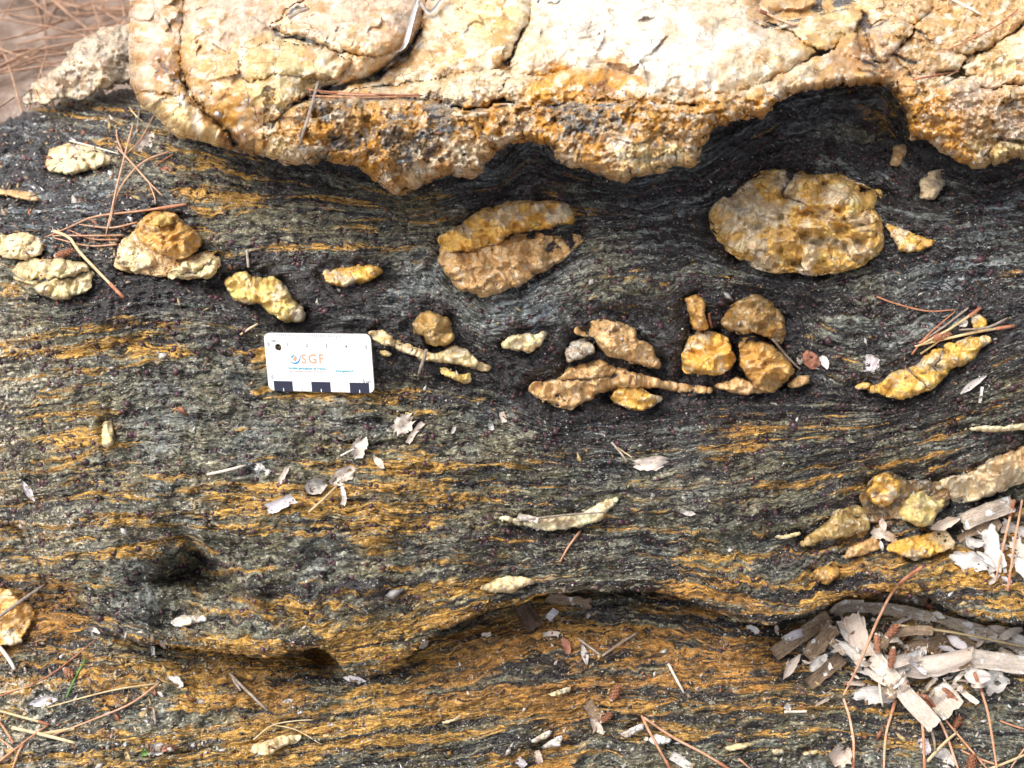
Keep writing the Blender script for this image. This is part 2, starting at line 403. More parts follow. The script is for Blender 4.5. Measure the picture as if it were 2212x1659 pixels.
# ---------------------------------------------------------------- mineral zones
MINERALS = [  # per zone: ochre, grey, rust, pale, cool
 (.05, .16, .1, .00, .8),      # 0 black biotite
 (.16, .46, .6, .03, .95),     # 1 dark garnet schist
 (.34, .74, .1, .12, .35),     # 2 grey green
 (.20, .88, .0, .14, .95),     # 3 blue grey
 (.82, .64, .12, .12, .0),     # 4 ochre
 (.54, .60, .2, .05, .1),      # 5 mixed
 (.78, .46, .75, .06, .0),     # 6 rust
 (.56, .88, .1, .60, .25),     # 7 pale
 (.48, .78, .2, .75, .3),      # 8 sandy
 (.42, .56, .35, .03, .15)]    # 9 olive brown
ZONES = [
 [8, 8, 8, 8, 8, 1, 1, 1, 1, 1, 1, 1, 1, 1, 1, 1, 1, 1, 1, 1, 1, 1, 1],
 [8, 8, 1, 1, 1, 1, 1, 1, 1, 1, 1, 1, 1, 1, 1, 1, 1, 1, 1, 1, 1, 1, 1],
 [1, 5, 5, 5, 1, 1, 1, 1, 1, 1, 1, 1, 1, 1, 1, 1, 1, 0, 1, 5, 4, 0, 1],
 [1, 1, 5, 4, 4, 5, 0, 0, 0, 1, 1, 2, 1, 1, 1, 1, 0, 0, 1, 1, 0, 1, 1],
 [1, 1, 1, 1, 5, 5, 9, 5, 5, 5, 1, 1, 6, 1, 1, 1, 0, 1, 1, 1, 0, 1, 1],
 [1, 1, 5, 0, 5, 2, 5, 2, 5, 2, 9, 0, 1, 2, 1, 1, 0, 1, 1, 1, 1, 1, 1],
 [7, 1, 0, 0, 0, 2, 0, 0, 3, 3, 3, 3, 3, 2, 9, 2, 2, 0, 0, 2, 1, 1, 1],
 [8, 7, 5, 4, 2, 5, 4, 0, 0, 0, 3, 3, 3, 0, 0, 0, 0, 2, 2, 1, 1, 1, 0],
 [8, 7, 2, 2, 2, 2, 4, 4, 5, 4, 4, 0, 0, 0, 0, 0, 0, 1, 1, 9, 9, 9, 9],
 [8, 7, 7, 3, 2, 2, 2, 2, 2, 5, 2, 2, 1, 1, 1, 1, 6, 9, 9, 9, 9, 9, 9],
 [8, 7, 5, 2, 8, 2, 2, 5, 5, 4, 5, 5, 9, 1, 9, 5, 5, 9, 9, 9, 9, 9, 0],
 [8, 8, 7, 7, 8, 4, 4, 4, 4, 4, 5, 5, 9, 5, 9, 9, 9, 9, 9, 9, 1, 1, 8],
 [8, 8, 7, 7, 2, 2, 2, 2, 5, 2, 9, 9, 9, 9, 9, 5, 7, 9, 9, 9, 5, 4, 6],
 [6, 6, 2, 2, 2, 9, 2, 2, 2, 5, 4, 4, 4, 9, 9, 6, 6, 9, 4, 6, 4, 4, 4],
 [6, 6, 7, 5, 4, 4, 4, 4, 4, 4, 6, 6, 6, 6, 6, 6, 6, 6, 1, 1, 9, 2, 2],
 [8, 8, 6, 8, 4, 6, 6, 5, 4, 6, 6, 6, 6, 6, 6, 6, 6, 6, 5, 5, 5, 5, 5],
 [8, 8, 7, 7, 8, 4, 4, 4, 4, 4, 5, 5, 6, 5, 5, 5, 9, 5, 5, 9, 5, 9, 2],
 [7, 7, 4, 4, 4, 4, 5, 5, 5, 5, 5, 9, 9, 9, 2, 2, 2, 2, 2, 2, 2, 2, 2]]
zg = np.array(MINERALS)[np.array(ZONES)]
def zone(x, y, k):
    fx = np.clip((x - 48) / 96, 0, 21.999); fy = np.clip((y - 48) / 96, 0, 16.999)
    i = fx.astype(int); j = fy.astype(int); fx = fx - i; fy = fy - j
    a = zg[..., k]
    return (a[j, i] * (1 - fx) + a[j, i + 1] * fx) * (1 - fy) + (a[j + 1, i] * (1 - fx) + a[j + 1, i + 1] * fx) * fy

# ---------------------------------------------------------------- quartz bodies inside the schist (outlines on the face)
# (name, label, outline, height cm, rounding, colour, graininess, dirt)
QL = [
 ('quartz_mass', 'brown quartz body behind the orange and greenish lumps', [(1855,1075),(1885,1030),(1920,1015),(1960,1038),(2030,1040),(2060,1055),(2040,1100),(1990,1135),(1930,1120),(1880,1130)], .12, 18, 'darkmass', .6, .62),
 ('quartz_mass', 'pale crumbly quartz between the nodules at the left', [(245,575),(262,520),(300,490),(380,560),(460,545),(480,575),(430,604),(350,600),(290,592)], .2, 16, 'tan', .8, .62),
 ('quartz_lens', 'large honey and white quartz lens with rough granular face', [(1528,458),(1552,431),(1593,403),(1647,369),(1695,361),(1750,376),(1825,373),(1849,393),(1917,420),(1921,434),(1890,451),(1907,479),(1914,506),(1904,540),(1866,574),(1825,588),(1767,595),(1709,588),(1671,591),(1627,578),(1593,557),(1569,540),(1541,506)], 2.4, 60, 'honeywhite', .8, .10),
 ('quartz_tail', 'thin orange quartz tail trailing off the large lens', [(1911,479),(1969,502),(2023,523),(1989,543),(1941,543)], .5, 18, 'honey', .9, .6),
 ('quartz_lens', 'shiny yellow upper half of the central quartz lens', [(941,516),(996,479),(1044,451),(1112,431),(1181,434),(1242,438),(1243,485),(1205,488),(1160,500),(1105,506),(1070,530),(1010,545),(960,540)], 2.0, 40, 'honey', .25, .18),
 ('quartz_lens', 'grainy tan lower half of the central quartz lens', [(950,530),(1010,535),(1075,520),(1110,505),(1165,505),(1210,512),(1263,506),(1256,523),(1225,554),(1181,584),(1112,622),(1061,639),(1044,643),(993,625),(962,591),(945,564)], 1.5, 42, 'tan', .75, .50),
 ('quartz_nodule', 'pale knobbly quartz nodule on the far left shelf', [(99,355),(106,321),(144,311),(205,314),(232,332),(256,352),(219,362),(144,379),(109,369)], 1.1, 25, 'cream', .4, .25),
 ('quartz_nodule', 'thin blurred quartz streak at the left edge', [(-20,400),(0,407),(68,414),(106,438),(68,434),(20,424),(-20,420)], .6, 14, 'tan', .3, .3),
 ('quartz_nodule', 'cream quartz nodule with a split at the left edge', [(27,588),(44,560),(103,556),(137,557),(188,571),(208,595),(191,632),(164,639),(126,646),(92,643),(75,622),(31,602)], 1.5, 30, 'cream', .3, .10),
 ('quartz_nodule', 'pale crumbly quartz above the split nodule', [(-20,515),(0,508),(51,500),(96,519),(92,550),(60,565),(20,556),(-20,550)], .9, 22, 'cream', .6, .35),
 ('quartz_nodule', 'brownish pointed quartz nodule with a yellow knob', [(291,496),(308,468),(335,455),(383,461),(403,485),(441,513),(434,537),(396,560),(369,560),(325,540),(294,516)], 1.9, 36, 'brownhoney', .35, .22),
 ('quartz_knob', 'small bright yellow knob on top of the brownish nodule', [(322,478),(345,460),(372,468),(378,484),(350,494),(328,492)], 2.25, 14, 'yellow', .2, .0),
 ('quartz_streak', 'pale crumbly quartz streak under the brownish nodule', [(256,537),(284,506),(300,533),(349,561),(342,571),(294,586),(253,574)], .7, 18, 'cream', .7, .35),
 ('quartz_nodule', 'smooth cream quartz nodule with a pointed left end', [(355,595),(379,578),(410,550),(444,545),(475,557),(480,571),(455,602),(403,602),(362,600)], 1.5, 24, 'cream', .15, .06),
 ('quartz_nodule', 'stretched yellow quartz nodule above the scale card', [(477,605),(513,588),(533,584),(543,598),(567,598),(588,591),(612,612),(625,629),(639,653),(663,677),(656,694),(615,694),(581,677),(560,656),(523,656),(496,636),(485,622)], 1.7, 30, 'yellow', .3, .12),
 ('quartz_nodule', 'flat orange quartz lens right of the stretched nodule', [(692,591),(702,578),(753,574),(804,574),(832,584),(804,605),(743,619),(709,615)], 1.0, 20, 'honey', .25, .25),
 ('quartz_nodule', 'smooth olive brown quartz knob right of the scale card', [(890,704),(907,673),(924,668),(941,677),(969,684),(977,704),(982,731),(969,748),(924,745),(914,728),(897,725)], 1.5, 28, 'olive', .2, .12),
 ('quartz_strip', 'wavy pale quartz strip running down from the card corner', [(781,714),(801,714),(825,711),(859,735),(893,748),(941,762),(986,745),(1010,759),(1030,776),(1064,793),(1044,807),(1010,793),(969,786),(934,783),(907,776),(866,762),(839,748),(804,735)], 1.0, 14, 'cream', .7, .28),
 ('quartz_chip', 'small yellow quartz grain beside the card edge', [(818,759),(832,755),(852,766),(839,771),(824,768)], .6, 8, 'yellow', .3, .1),
 ('quartz_chip', 'bright yellow quartz chips below the pale strip', [(945,793),(962,793),(993,808),(1016,806),(1020,824),(1003,831),(989,824),(955,810)], .9, 13, 'yellow', .5, .05),
 ('quartz_chip', 'light cream quartz chip in black schist', [(1081,745),(1098,728),(1140,718),(1158,722),(1177,711),(1184,721),(1167,748),(1143,762),(1116,759),(1088,752)], .9, 17, 'cream', .6, .12),
 ('quartz_lens', 'arched orange brown quartz lens with a granular top', [(1235,714),(1263,697),(1297,689),(1345,697),(1372,711),(1382,735),(1406,742),(1416,766),(1430,790),(1420,798),(1392,793),(1358,779),(1317,772),(1297,752),(1283,735),(1256,728)], 1.6, 28, 'tan', .8, .25),
 ('quartz_lens', 'grey striped quartz sliver inside the fold', [(1218,762),(1235,738),(1263,731),(1283,745),(1286,762),(1256,776),(1228,786)], .8, 18, 'grey', .6, .6),
 ('quartz_band', 'long rust stained quartz band along the fold', [(1136,841),(1153,827),(1208,818),(1228,793),(1256,779),(1297,776),(1331,793),(1379,807),(1430,820),(1500,832),(1540,836),(1535,850),(1458,846),(1420,838),(1334,840),(1290,852),(1263,868),(1232,884),(1198,878),(1167,861)], 1.5, 28, 'tan', .6, .35),
 ('quartz_nodule', 'round granular orange nodule under the quartz band', [(1317,858),(1334,836),(1372,831),(1406,848),(1437,858),(1420,875),(1389,886),(1351,882),(1327,872)], 1.4, 22, 'honey', .6, .15),
 ('quartz_nodule', 'bright orange quartz lobe in the right hand cluster', [(1490,728),(1511,714),(1538,711),(1572,731),(1589,776),(1576,800),(1548,810),(1507,810),(1477,803),(1470,779)], 1.7, 36, 'honey', .3, .22),
 ('quartz_nodule', 'brown tapering quartz lobe in the right hand cluster', [(1593,745),(1603,728),(1634,726),(1668,745),(1702,772),(1716,800),(1695,827),(1668,846),(1647,848),(1613,824),(1600,785)], 2.0, 40, 'brownhoney', .4, .16),
 ('quartz_nodule', 'dull brown mossy quartz at the top of the cluster', [(1555,697),(1565,677),(1593,646),(1634,636),(1668,653),(1695,684),(1699,725),(1688,745),(1661,728),(1620,720),(1576,718)], 1.5, 36, 'olivebrown', .5, .35),
 ('quartz_finger', 'narrow upright brown quartz finger in the cluster', [(1480,646),(1504,632),(1524,646),(1521,677),(1533,711),(1500,713),(1487,677)], 1.3, 18, 'brownhoney', .3, .25),
 ('quartz_nodule', 'low tan quartz foot below the cluster', [(1538,834),(1593,811),(1620,824),(1661,849),(1634,852),(1603,853),(1559,843)], .9, 16, 'tan', .5, .3),
 ('quartz_nodule', 'small pointed tan quartz at the right end of the cluster', [(1699,831),(1723,810),(1747,810),(1752,824),(1729,837),(1709,838)], 1.0, 12, 'tan', .3, .08),
 ('quartz_lens', 'bright yellow granular quartz lens rising to the right', [(1873,837),(1893,831),(1935,800),(1979,786),(2010,759),(2037,745),(2085,731),(2126,725),(2150,731),(2126,748),(2105,776),(2078,790),(2054,800),(2017,841),(1989,848),(1952,863),(1911,858),(1880,848)], 1.3, 26, 'yelloworange', .7, .16),
 ('quartz_chip', 'small orange crumb left of the rising lens', [(1842,834),(1863,826),(1885,826),(1876,842),(1850,843)], .6, 8, 'yelloworange', .6, .2),
 ('quartz_chip', 'small orange quartz bump under the needle bundle', [(2095,684),(2112,677),(2133,690),(2131,714),(2110,722),(2099,704)], .9, 14, 'honey', .4, .12),
 ('quartz_lens', 'white and tan quartz vein end at the right edge', [(2020,1042),(2044,1032),(2099,1018),(2140,991),(2212,964),(2330,930),(2330,1040),(2212,1041),(2167,1060),(2105,1083),(2071,1087),(2054,1083),(2051,1060)], 1.7, 32, 'whitetan', .6, .08),
 ('quartz_nodule', 'orange quartz nodule left of the white vein end', [(1863,1063),(1883,1049),(1887,1029),(1911,1018),(1952,1042),(1941,1073),(1917,1094),(1887,1090)], 1.5, 28, 'honey', .7, .12),
 ('quartz_nodule', 'greenish yellow quartz lump beside the orange nodule', [(1931,1100),(1969,1066),(2003,1053),(2037,1063),(2044,1077),(2034,1099),(2017,1126),(1989,1140),(1948,1126)], 1.7, 30, 'greenyellow', .4, .10),
 ('quartz_nodule', 'dull tan quartz tongue narrowing to the left', [(1808,1102),(1842,1090),(1858,1092),(1872,1104),(1882,1143),(1832,1160),(1784,1167),(1740,1184),(1723,1174),(1764,1143)], 1.0, 24, 'greenbrown', .7, .2),
 ('quartz_nodule', 'long honey quartz lens under the leaf litter', [(1911,1184),(1935,1167),(1989,1154),(2037,1143),(2068,1171),(2058,1188),(2003,1205),(1976,1210),(1935,1198)], 1.4, 26, 'honey', .6, .08),
 ('quartz_nodule', 'tan quartz pieces left of the long honey lens', [(1818,1208),(1832,1181),(1883,1160),(1907,1171),(1902,1188),(1859,1201)], .9, 18, 'tan', .6, .2),
 ('quartz_nodule', 'small brown quartz drop above the bark chips', [(1753,1236),(1781,1218),(1815,1229),(1811,1242),(1784,1266),(1768,1256)], 1.1, 16, 'brownhoney', .5, .12),
 ('quartz_sliver', 'thin pale quartz sliver in folded schist', [(1658,1157),(1695,1154),(1729,1147),(1733,1155),(1702,1165),(1675,1163)], .5, 7, 'cream', .5, .15),
 ('quartz_lens', 'pale lemon quartz lens below the centre', [(1068,1119),(1095,1113),(1121,1123),(1181,1116),(1249,1112),(1310,1079),(1345,1073),(1318,1099),(1300,1123),(1249,1140),(1181,1148),(1146,1140),(1102,1130)], .8, 14, 'lemon', .5, .10),
 ('quartz_lens', 'small cream quartz eye above the dark overhang', [(1030,1270),(1064,1253),(1102,1242),(1146,1249),(1163,1259),(1126,1270),(1105,1280),(1068,1282)], .9, 14, 'cream', .5, .12),
 ('quartz_sliver', 'thin lemon quartz sliver at the right edge', [(2075,928),(2126,919),(2174,919),(2212,913),(2300,900),(2300,925),(2191,930),(2146,935)], .7, 9, 'lemon', .5, .1),
 ('quartz_nodule', 'tiny upright three lobed quartz finger on the left', [(219,935),(226,909),(243,909),(246,940),(246,960),(236,969),(220,964)], 1.0, 12, 'cream', .2, .1),
 ('quartz_nodule', 'small tan quartz crumb below the upper quartz rim', [(1928,314),(1958,308),(1962,325),(1950,350),(1938,362),(1924,356)], .5, 12, 'tan', .9, .5),
 ('quartz_nodule', 'small white and orange quartz crumb right of the large lens', [(1989,390),(2003,373),(2044,362),(2040,400),(2018,430),(2003,437),(1986,427)], .8, 17, 'honeywhite', .9, .35),
 ('quartz_lens', 'flat white quartz patch in the ochre band', [(364,1345),(393,1328),(444,1328),(451,1342),(415,1349),(383,1356)], .5, 12, 'white', .9, .35),
]
QLOW = [
 ('quartz_lens', 'pale quartz lens at the lower left of the ledge', [(528,1612),(564,1601),(615,1588),(656,1588),(639,1608),(602,1618),(581,1634),(547,1629)], .8, 14, 'cream', .4, .12),
 ('quartz_lens', 'slanting white quartz lens on the bottom ledge', [(1145,1600),(1181,1577),(1200,1577),(1182,1596),(1152,1606)], .6, 8, 'white', .7, .2),
 ('quartz_lens', 'feathered white quartz lens on the bottom ledge', [(1160,1616),(1187,1598),(1218,1584),(1212,1612),(1180,1618)], .6, 10, 'white', .7, .3),
 ('quartz_lens', 'white quartz lens touching the forked pine needle', [(1338,1586),(1362,1572),(1388,1560),(1394,1574),(1352,1596)], .7, 10, 'white', .8, .15),
 ('quartz_lens', 'white granular quartz cluster right of the forked needle', [(1396,1596),(1420,1584),(1449,1594),(1452,1606),(1413,1610)], .7, 11, 'white', .9, .2),
 ('quartz_sliver', 'wide pale quartz streak low on the right', [(1560,1615),(1593,1604),(1645,1604),(1606,1618),(1576,1623)], .6, 8, 'cream', .6, .2),
 ('quartz_sliver', 'short pale quartz streak low on the right', [(1659,1619),(1692,1617),(1697,1628),(1674,1630)], .6, 6, 'cream', .6, .15),
 ('quartz_sliver', 'curled pale quartz streak low on the right', [(1727,1626),(1769,1617),(1766,1630),(1738,1633)], .6, 6, 'cream', .6, .15),
 ('quartz_slab', 'orange quartz slab at the left edge of the ledge', [(-60,1255),(0,1262),(70,1308),(78,1326),(48,1388),(-60,1402)], .8, 9, 'orangeslab', .2, .2),
 ('quartz_sliver', 'pale curved quartz streak on the rusty ledge', [(1172,1500),(1200,1492),(1238,1480),(1232,1494),(1196,1506)], .4, 6, 'cream', .6, .25),
 ('quartz_sliver', 'thin pale quartz streak left of the rusty ledge middle', [(948,1560),(978,1552),(1002,1538),(990,1556),(962,1566)], .4, 6, 'cream', .6, .25),
]
TINT = {'honey': (.80, .46, .10), 'honeywhite': (.78, .49, .14), 'tan': (.68, .43, .19), 'cream': (.80, .64, .34), 'brownhoney': (.61, .34, .09),
        'yellow': (.80, .58, .19), 'olive': (.42, .27, .09), 'olivebrown': (.30, .18, .06), 'grey': (.44, .42, .37), 'yelloworange': (.80, .49, .11),
        'whitetan': (.80, .58, .33), 'greenyellow': (.64, .53, .22), 'greenbrown': (.42, .30, .11), 'lemon': (.80, .72, .45), 'white': (.80, .78, .72),
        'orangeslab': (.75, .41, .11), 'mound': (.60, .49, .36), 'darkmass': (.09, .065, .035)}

# ---------------------------------------------------------------- heights of the face (cm)
UPP = [(0,240,-9),(120,240,-9),(250,260,-6.5),(0,330,-7),(150,300,-7),(330,330,-4),(0,420,-4.2),(150,420,-3.6),(300,420,-2.2),(0,500,-2.4),(200,520,-1.2),
 (450,460,-1.5),(600,430,-2.3),(750,440,-2.2),(900,470,-1.3),(1100,390,-2.6),(1140,330,-4.5),(1300,430,-2.3),(1500,410,-2.3),(1650,300,-3.5),(1800,230,-5.2),(1900,230,-5.2),
 (1800,330,-3),(1950,380,-2.5),(2100,420,-2),(2260,420,-2),(2050,520,-1),(2260,560,-.5),(700,520,-.5),(900,560,-.4),(1300,550,.1),(1450,560,0),(2100,640,-.6),
 (100,640,.2),(300,620,0),(500,650,.2),(700,650,.0),(850,660,.0),(1050,710,.3),(1150,690,.2),(1300,650,.3),(1450,640,0),(1700,640,-.1),(1850,700,-.9),(2000,760,-.3),(1780,760,-.6),
 (-60,760,-4),(0,760,-1.8),(60,760,-.6),(150,760,.4),(350,760,.5),(560,760,.4),(565,720,.55),(575,845,.25),(690,785,.8),(800,735,1.35),(815,850,.95),(880,830,.7),(1000,850,.6),(1100,880,.1),(1250,915,-1.),(1450,905,-1.1),(1650,885,-.7),(1800,890,-.4),(2000,880,.4),(2260,800,.5),
 (-60,900,-4.5),(0,900,-2.0),(80,900,-.7),(300,900,.6),(600,930,.7),(900,950,.7),(1200,990,.3),(1500,975,.1),(1800,960,.3),(2100,930,.3),(2260,880,.5),
 (-60,1040,-5),(0,1040,-2.4),(90,1060,-.7),(300,1040,.9),(600,1050,1.0),(900,1060,1.1),(1200,1080,.7),(1500,1080,.6),(1800,1060,0),(1950,1040,-1),(2260,1000,-1),
 (50,1150,-2),(150,1150,.2),(300,1140,1.0),(420,1145,.9),(520,1180,1.5),(700,1170,1.5),(1000,1180,1.4),(1300,1180,1.1),(1600,1190,.8),(1750,1190,-.2),(1900,1170,-.8),(2150,1140,-1.5),(2260,1200,-.5),
 (330,1235,-.4),(425,1215,-2.0),(400,1240,-1.6),(490,1270,-.2),(110,1230,-1),(200,1270,.6),(300,1310,.8),(450,1330,.8),(600,1290,1.3),(800,1300,1.6),(1000,1280,1.6),(1200,1250,1.4),(1400,1250,1.0),(1600,1280,1.1),(1720,1300,.8),(1850,1240,.2),(2000,1260,.7),(2260,1300,1.2),
 (300,1385,1),(500,1410,1.2),(700,1395,1.2),(850,1410,.8)]
LOW = [(-60,1150,-4.5),(0,1150,-4),(0,1280,-2.5),(60,1330,-2.2),(0,1450,-1.5),(150,1350,-2.),(200,1440,-.9),(400,1440,-1.1),(400,1500,-.2),(600,1450,-1.5),(690,1425,-3.2),(700,1500,-.2),(850,1470,-.5),(780,1440,-.8),
 (950,1400,-1.5),(1100,1340,-2.5),(1200,1310,-3.3),(1350,1300,-3.4),(1450,1310,-3.2),(1200,1400,-1.5),(1400,1400,-1.7),(1600,1420,-1.3),(1600,1370,-2.2),(1700,1390,-2.8),(1850,1320,-4),(2000,1320,-4),(2260,1380,-3),(1750,1470,-1.3),(2000,1460,-1.8),(2260,1480,-1.4),
 (-60,1600,.2),(0,1600,.3),(400,1600,.8),(800,1600,.8),(1200,1550,.5),(1200,1640,.3),(1600,1520,.2),(1600,1620,.6),(2000,1600,.3),(2260,1640,.5),(600,1720,1.2),(1600,1760,1.2)]
W_UP = rbf(UPP); W_LO = rbf(LOW)
# sharp right side of the hollow
ridge = linedist([(424,1168),(478,1239),(532,1285)], GX, GY)
side = sstep(-14, 14, (GX - 424) * .7 - (GY - 1171) * .63)
W_UP += (side - .5) * 3.0 * np.exp(-(ridge / 42) ** 2)
W_UP += .42 * fbm(GX / 130, GY / 80, 7, 4) + .14 * fbm(GX / 28, GY / 18, 9, 3)
W_LO += .30 * fbm(GX / 120, GY / 70, 8, 4) + .12 * fbm(GX / 28, GY / 16, 19, 3)
# step ledges along the foliation
stp = STRAT / 55 + .6 * perlin(GX / 260, GY / 200, 5)
W_UP += .34 * (sstep(.0, .72, stp % 1) - (stp % 1)) * sstep(-.5, .4, fbm(GX / 220, GY / 120, 55, 2))
rc = np.random.default_rng(77)
for k in range(46):               # open splits along the layers
    s0 = rc.uniform(300, 1750); x0_ = rc.uniform(0, 2212); ln = rc.uniform(60, 260)
    g_ = np.exp(-((STRAT - s0) / 3.4) ** 2) * np.exp(-(np.abs(GX - x0_) / ln) ** 4)
    W_UP -= rc.uniform(.10, .34) * g_; W_LO -= rc.uniform(.1, .4) * g_
# the face bulges left of the middle and falls away to the right and lower left
W_UP += 1.5 * np.exp(-((GX - 640) / 520) ** 2 - ((GY - 1130) / 240) ** 2) - .9 * np.exp(-((GX - 1900) / 380) ** 2 - ((GY - 1130) / 180) ** 2)
W_LO += .30 * (sstep(.0, .75, (stp * 1.2) % 1) - ((stp * 1.2) % 1))
cav = polysdf([(424,1166),(478,1239),(530,1287),(450,1290),(360,1288),(300,1262),(330,1228),(385,1200)], GX + 8 * perlin(GX / 40, GY / 40, 91), GY + 8 * perlin(GX / 40, GY / 40, 92))
W_UP -= 2.3 * sstep(-6, 46, cav) * sstep(1305, 1225, GY)
W_LO -= 2.2 * np.exp(-((GX - 700) / 32) ** 2 - ((GY - 1418) / 26) ** 2)
W_UP += .55 * fbm(GX / 190, GY / 105, 57, 3) * sstep(920, 1080, GY) + .22 * np.abs(fbm(GX / 90, STRAT / 60, 58, 3)) * sstep(900, 1000, GY)
W_LO += .30 * fbm(GX / 150, GY / 80, 59, 4)
W_UP *= .01; W_LO *= .01

HALO = np.zeros((RH, RW))
def embed(Wf, lst):
    base = blur2(Wf, 8)
    for (_, _, poly, H, R, _, _, _) in lst:
        p = np.array(poly); x0, y0 = p.min(0) - 60; x1, y1 = p.max(0) + 60
        j0, j1 = int((y0 - RY0) / RS), int((y1 - RY0) / RS); i0, i1 = max(0, int((x0 - RX0) / RS)), min(RW, int((x1 - RX0) / RS))
        d = polysdf(poly, GX[j0:j1, i0:i1], GY[j0:j1, i0:i1])
        if 560 < p[:, 1].mean() < 890 and p[:, 0].mean() > 470:
            hv = np.where(d > 0, 1, np.exp(-(np.minimum(d, 0) / np.where(GY[j0:j1, i0:i1] > p[:, 1].mean(), 40, 24)) ** 2)); HALO[j0:j1, i0:i1] = np.maximum(HALO[j0:j1, i0:i1], hv)
        g = np.where(d > 0, 1, np.exp(-(d / (9 + 5 * min(H, 2))) ** 2))
        Wf[j0:j1, i0:i1] -= g * .0018 * min(H + .5, 2.2) * (.5 + 1.2 * sstep(-.3, .4, perlin(GX[j0:j1, i0:i1] / 40, GY[j0:j1, i0:i1] / 40, 66)))
    return base
B_UP = embed(W_UP, QL); B_LO = embed(W_LO, QLOW)

LIP = [(-400,1120),(0,1132),(50,1140),(66,1200),(85,1236),(137,1268),(185,1310),(215,1366),(308,1393),(393,1398),(478,1408),(547,1421),(598,1418),(640,1408),(677,1399),(705,1402),(730,1430),(745,1456),(800,1466),(846,1452),(907,1392),(975,1353),(1044,1320),(1119,1304),(1160,1288),(1215,1279),(1317,1274),(1403,1279),(1458,1286),(1524,1314),(1569,1331),(1620,1348),(1668,1350),(1712,1335),(1764,1318),(1815,1294),(1859,1283),(1917,1281),(2003,1291),(2071,1328),(2140,1342),(2212,1345),(2600,1350)]
lx = np.arange(-440, 2660, 2.0)
lipa = smooth1(np.interp(lx, [p[0] for p in LIP], [p[1] for p in LIP]), 6) + 5 * fbm(lx / 46, lx * 0 + 3, 77, 5, .62)
def lip(x): return np.interp(x, lx, lipa)

def cols(x0, x1, st):
    a = np.arange(-14, 2227, st)
    l = -14 - np.cumsum(np.geomspace(st, 40, 26)); r = a[-1] + np.cumsum(np.geomspace(st, 40, 26))
    return np.concatenate([l[::-1], a, r])

def schist_detail(x, y):
    s = samp(STRAT, x, y)
    t = x + .35 * y
    st = fbm(t / 130, s / 15.0, 101, 3, .6)             # along-layer streaks
    st2 = perlin(t / 48, s / 5.5, 131)
    sm = fbm(t / 90, s / 16.0, 161, 3, .6)
    gr = fbm(x / 14, y / 8, 191, 2)
    pit = np.maximum(0, worley(x / 26, y / 19, 211)[0] * -1 + .34)
    w = .00115 * (.35 - np.abs(st)) + .00075 * st2 + .00055 * sm + .00050 * gr - .004 * pit * (perlin(x / 140, y / 120, 214) > .05)
    return s, t, st, sm, w

def schist_mesh(name, X, Y, W, extra=None):
    s, t, st, sm, dw = schist_detail(X, Y)
    Wt = W + dw * (extra if extra is not None else 1)
    V = F(X, Y, Wt).reshape(-1, 3)
    wx = X + 34 * fbm(X / 110, Y / 70, 301, 3); wy = Y + 26 * fbm(X / 120, s / 50, 302, 3)
    mn = np.stack([zone(wx, wy, 0), zone(wx, wy, 1), zone(wx, wy, 2), np.ones_like(X)], -1)
    hl = samp(HALO, X + .3 * (wx - X), Y + .3 * (wy - Y)) * (1 - sstep(845, 890, Y - 60 * (X > 1500)) * 0)
    mn[..., 0] *= 1 - .85 * hl; mn[..., 1] *= 1 - .85 * hl
    pl = zone(wx, wy, 3) * (1 - hl); cl = zone(wx, wy, 4)
    at = {'flow': ('FLOAT_VECTOR', np.stack([t, s, X * 0], -1) * K * 100), 'minerals': ('FLOAT_COLOR', mn), 'pale': ('FLOAT', pl), 'cool': ('FLOAT', cl),
          'streak': ('FLOAT', st), 'seam': ('FLOAT', sm)}
    return V, at

ST = 2.4
# upper block: rows run from behind the crest down to the lip, then fold back underneath
cx = cols(0, 0, ST); NR = 560
top = np.interp(cx, [-400, 0, 60, 150, 285, 330, 600], [350, 268, 240, 208, 190, 150, 130]) + np.interp(cx, [270, 330], [1, 0]) * (14 * fbm(cx / 45, cx * 0 + 2, 93, 4) + 4 * perlin(cx / 9, cx * 0, 94))
lp = lip(cx)
q = np.linspace(0, 1, NR)[:, None]
Yg = top + (lp - top) * q; Xg = np.broadcast_to(cx, Yg.shape).copy()
Wg = samp(W_UP, Xg, Yg)
e = np.clip((lp - Yg) / 22, 0, 1); Wg = Wg - .008 * (1 - np.sqrt(1 - (1 - e) ** 2))
ctop = np.clip((Yg - top) / 40, 0, 1); crest = np.interp(Xg, [0, 285, 330], [1, 1, 0]); Wg = Wg - .02 * crest * (1 - ctop) ** 2
nf = 14
fq = np.linspace(0, 1, nf + 1)[1:][:, None]
Yf = lp - 75 * fq ** 1.5; Xf = np.broadcast_to(cx, Yf.shape); Wf = Wg[-1] - .055 * np.sqrt(fq)
nt_ = 6
tq = np.linspace(1, 0, nt_ + 1)[:-1][:, None]
Yt = top + 40 * tq; Xt = np.broadcast_to(cx, Yt.shape); Wt_ = Wg[0] - .16 * tq
X = np.vstack([Xt, Xg, Xf]); Y = np.vstack([Yt, Yg, Yf]); W = np.vstack([Wt_, Wg, Wf])
V, at = schist_mesh('rock_outcrop', X, Y, W)
ROCK = mesh_obj('rock_outcrop', V, gridfaces(*X.shape), MS, attrs=at)
tag(ROCK, 'dark foliated mica schist face streaked with ochre', kind='structure')

# lower ledge
yl = np.concatenate([np.arange(1090, 1230, 5.0), np.arange(1230, 1674, ST), 1674 + np.cumsum(np.geomspace(ST, 40, 20))])
X, Y = np.meshgrid(cx, yl)
W = samp(W_LO, X, Y)
V, at = schist_mesh('rock_ledge', X, Y, W)
LEDGE = mesh_obj('rock_ledge', V, gridfaces(*X.shape), MS, attrs=at)
tag(LEDGE, 'rusty schist ledge below the overhang', kind='structure')

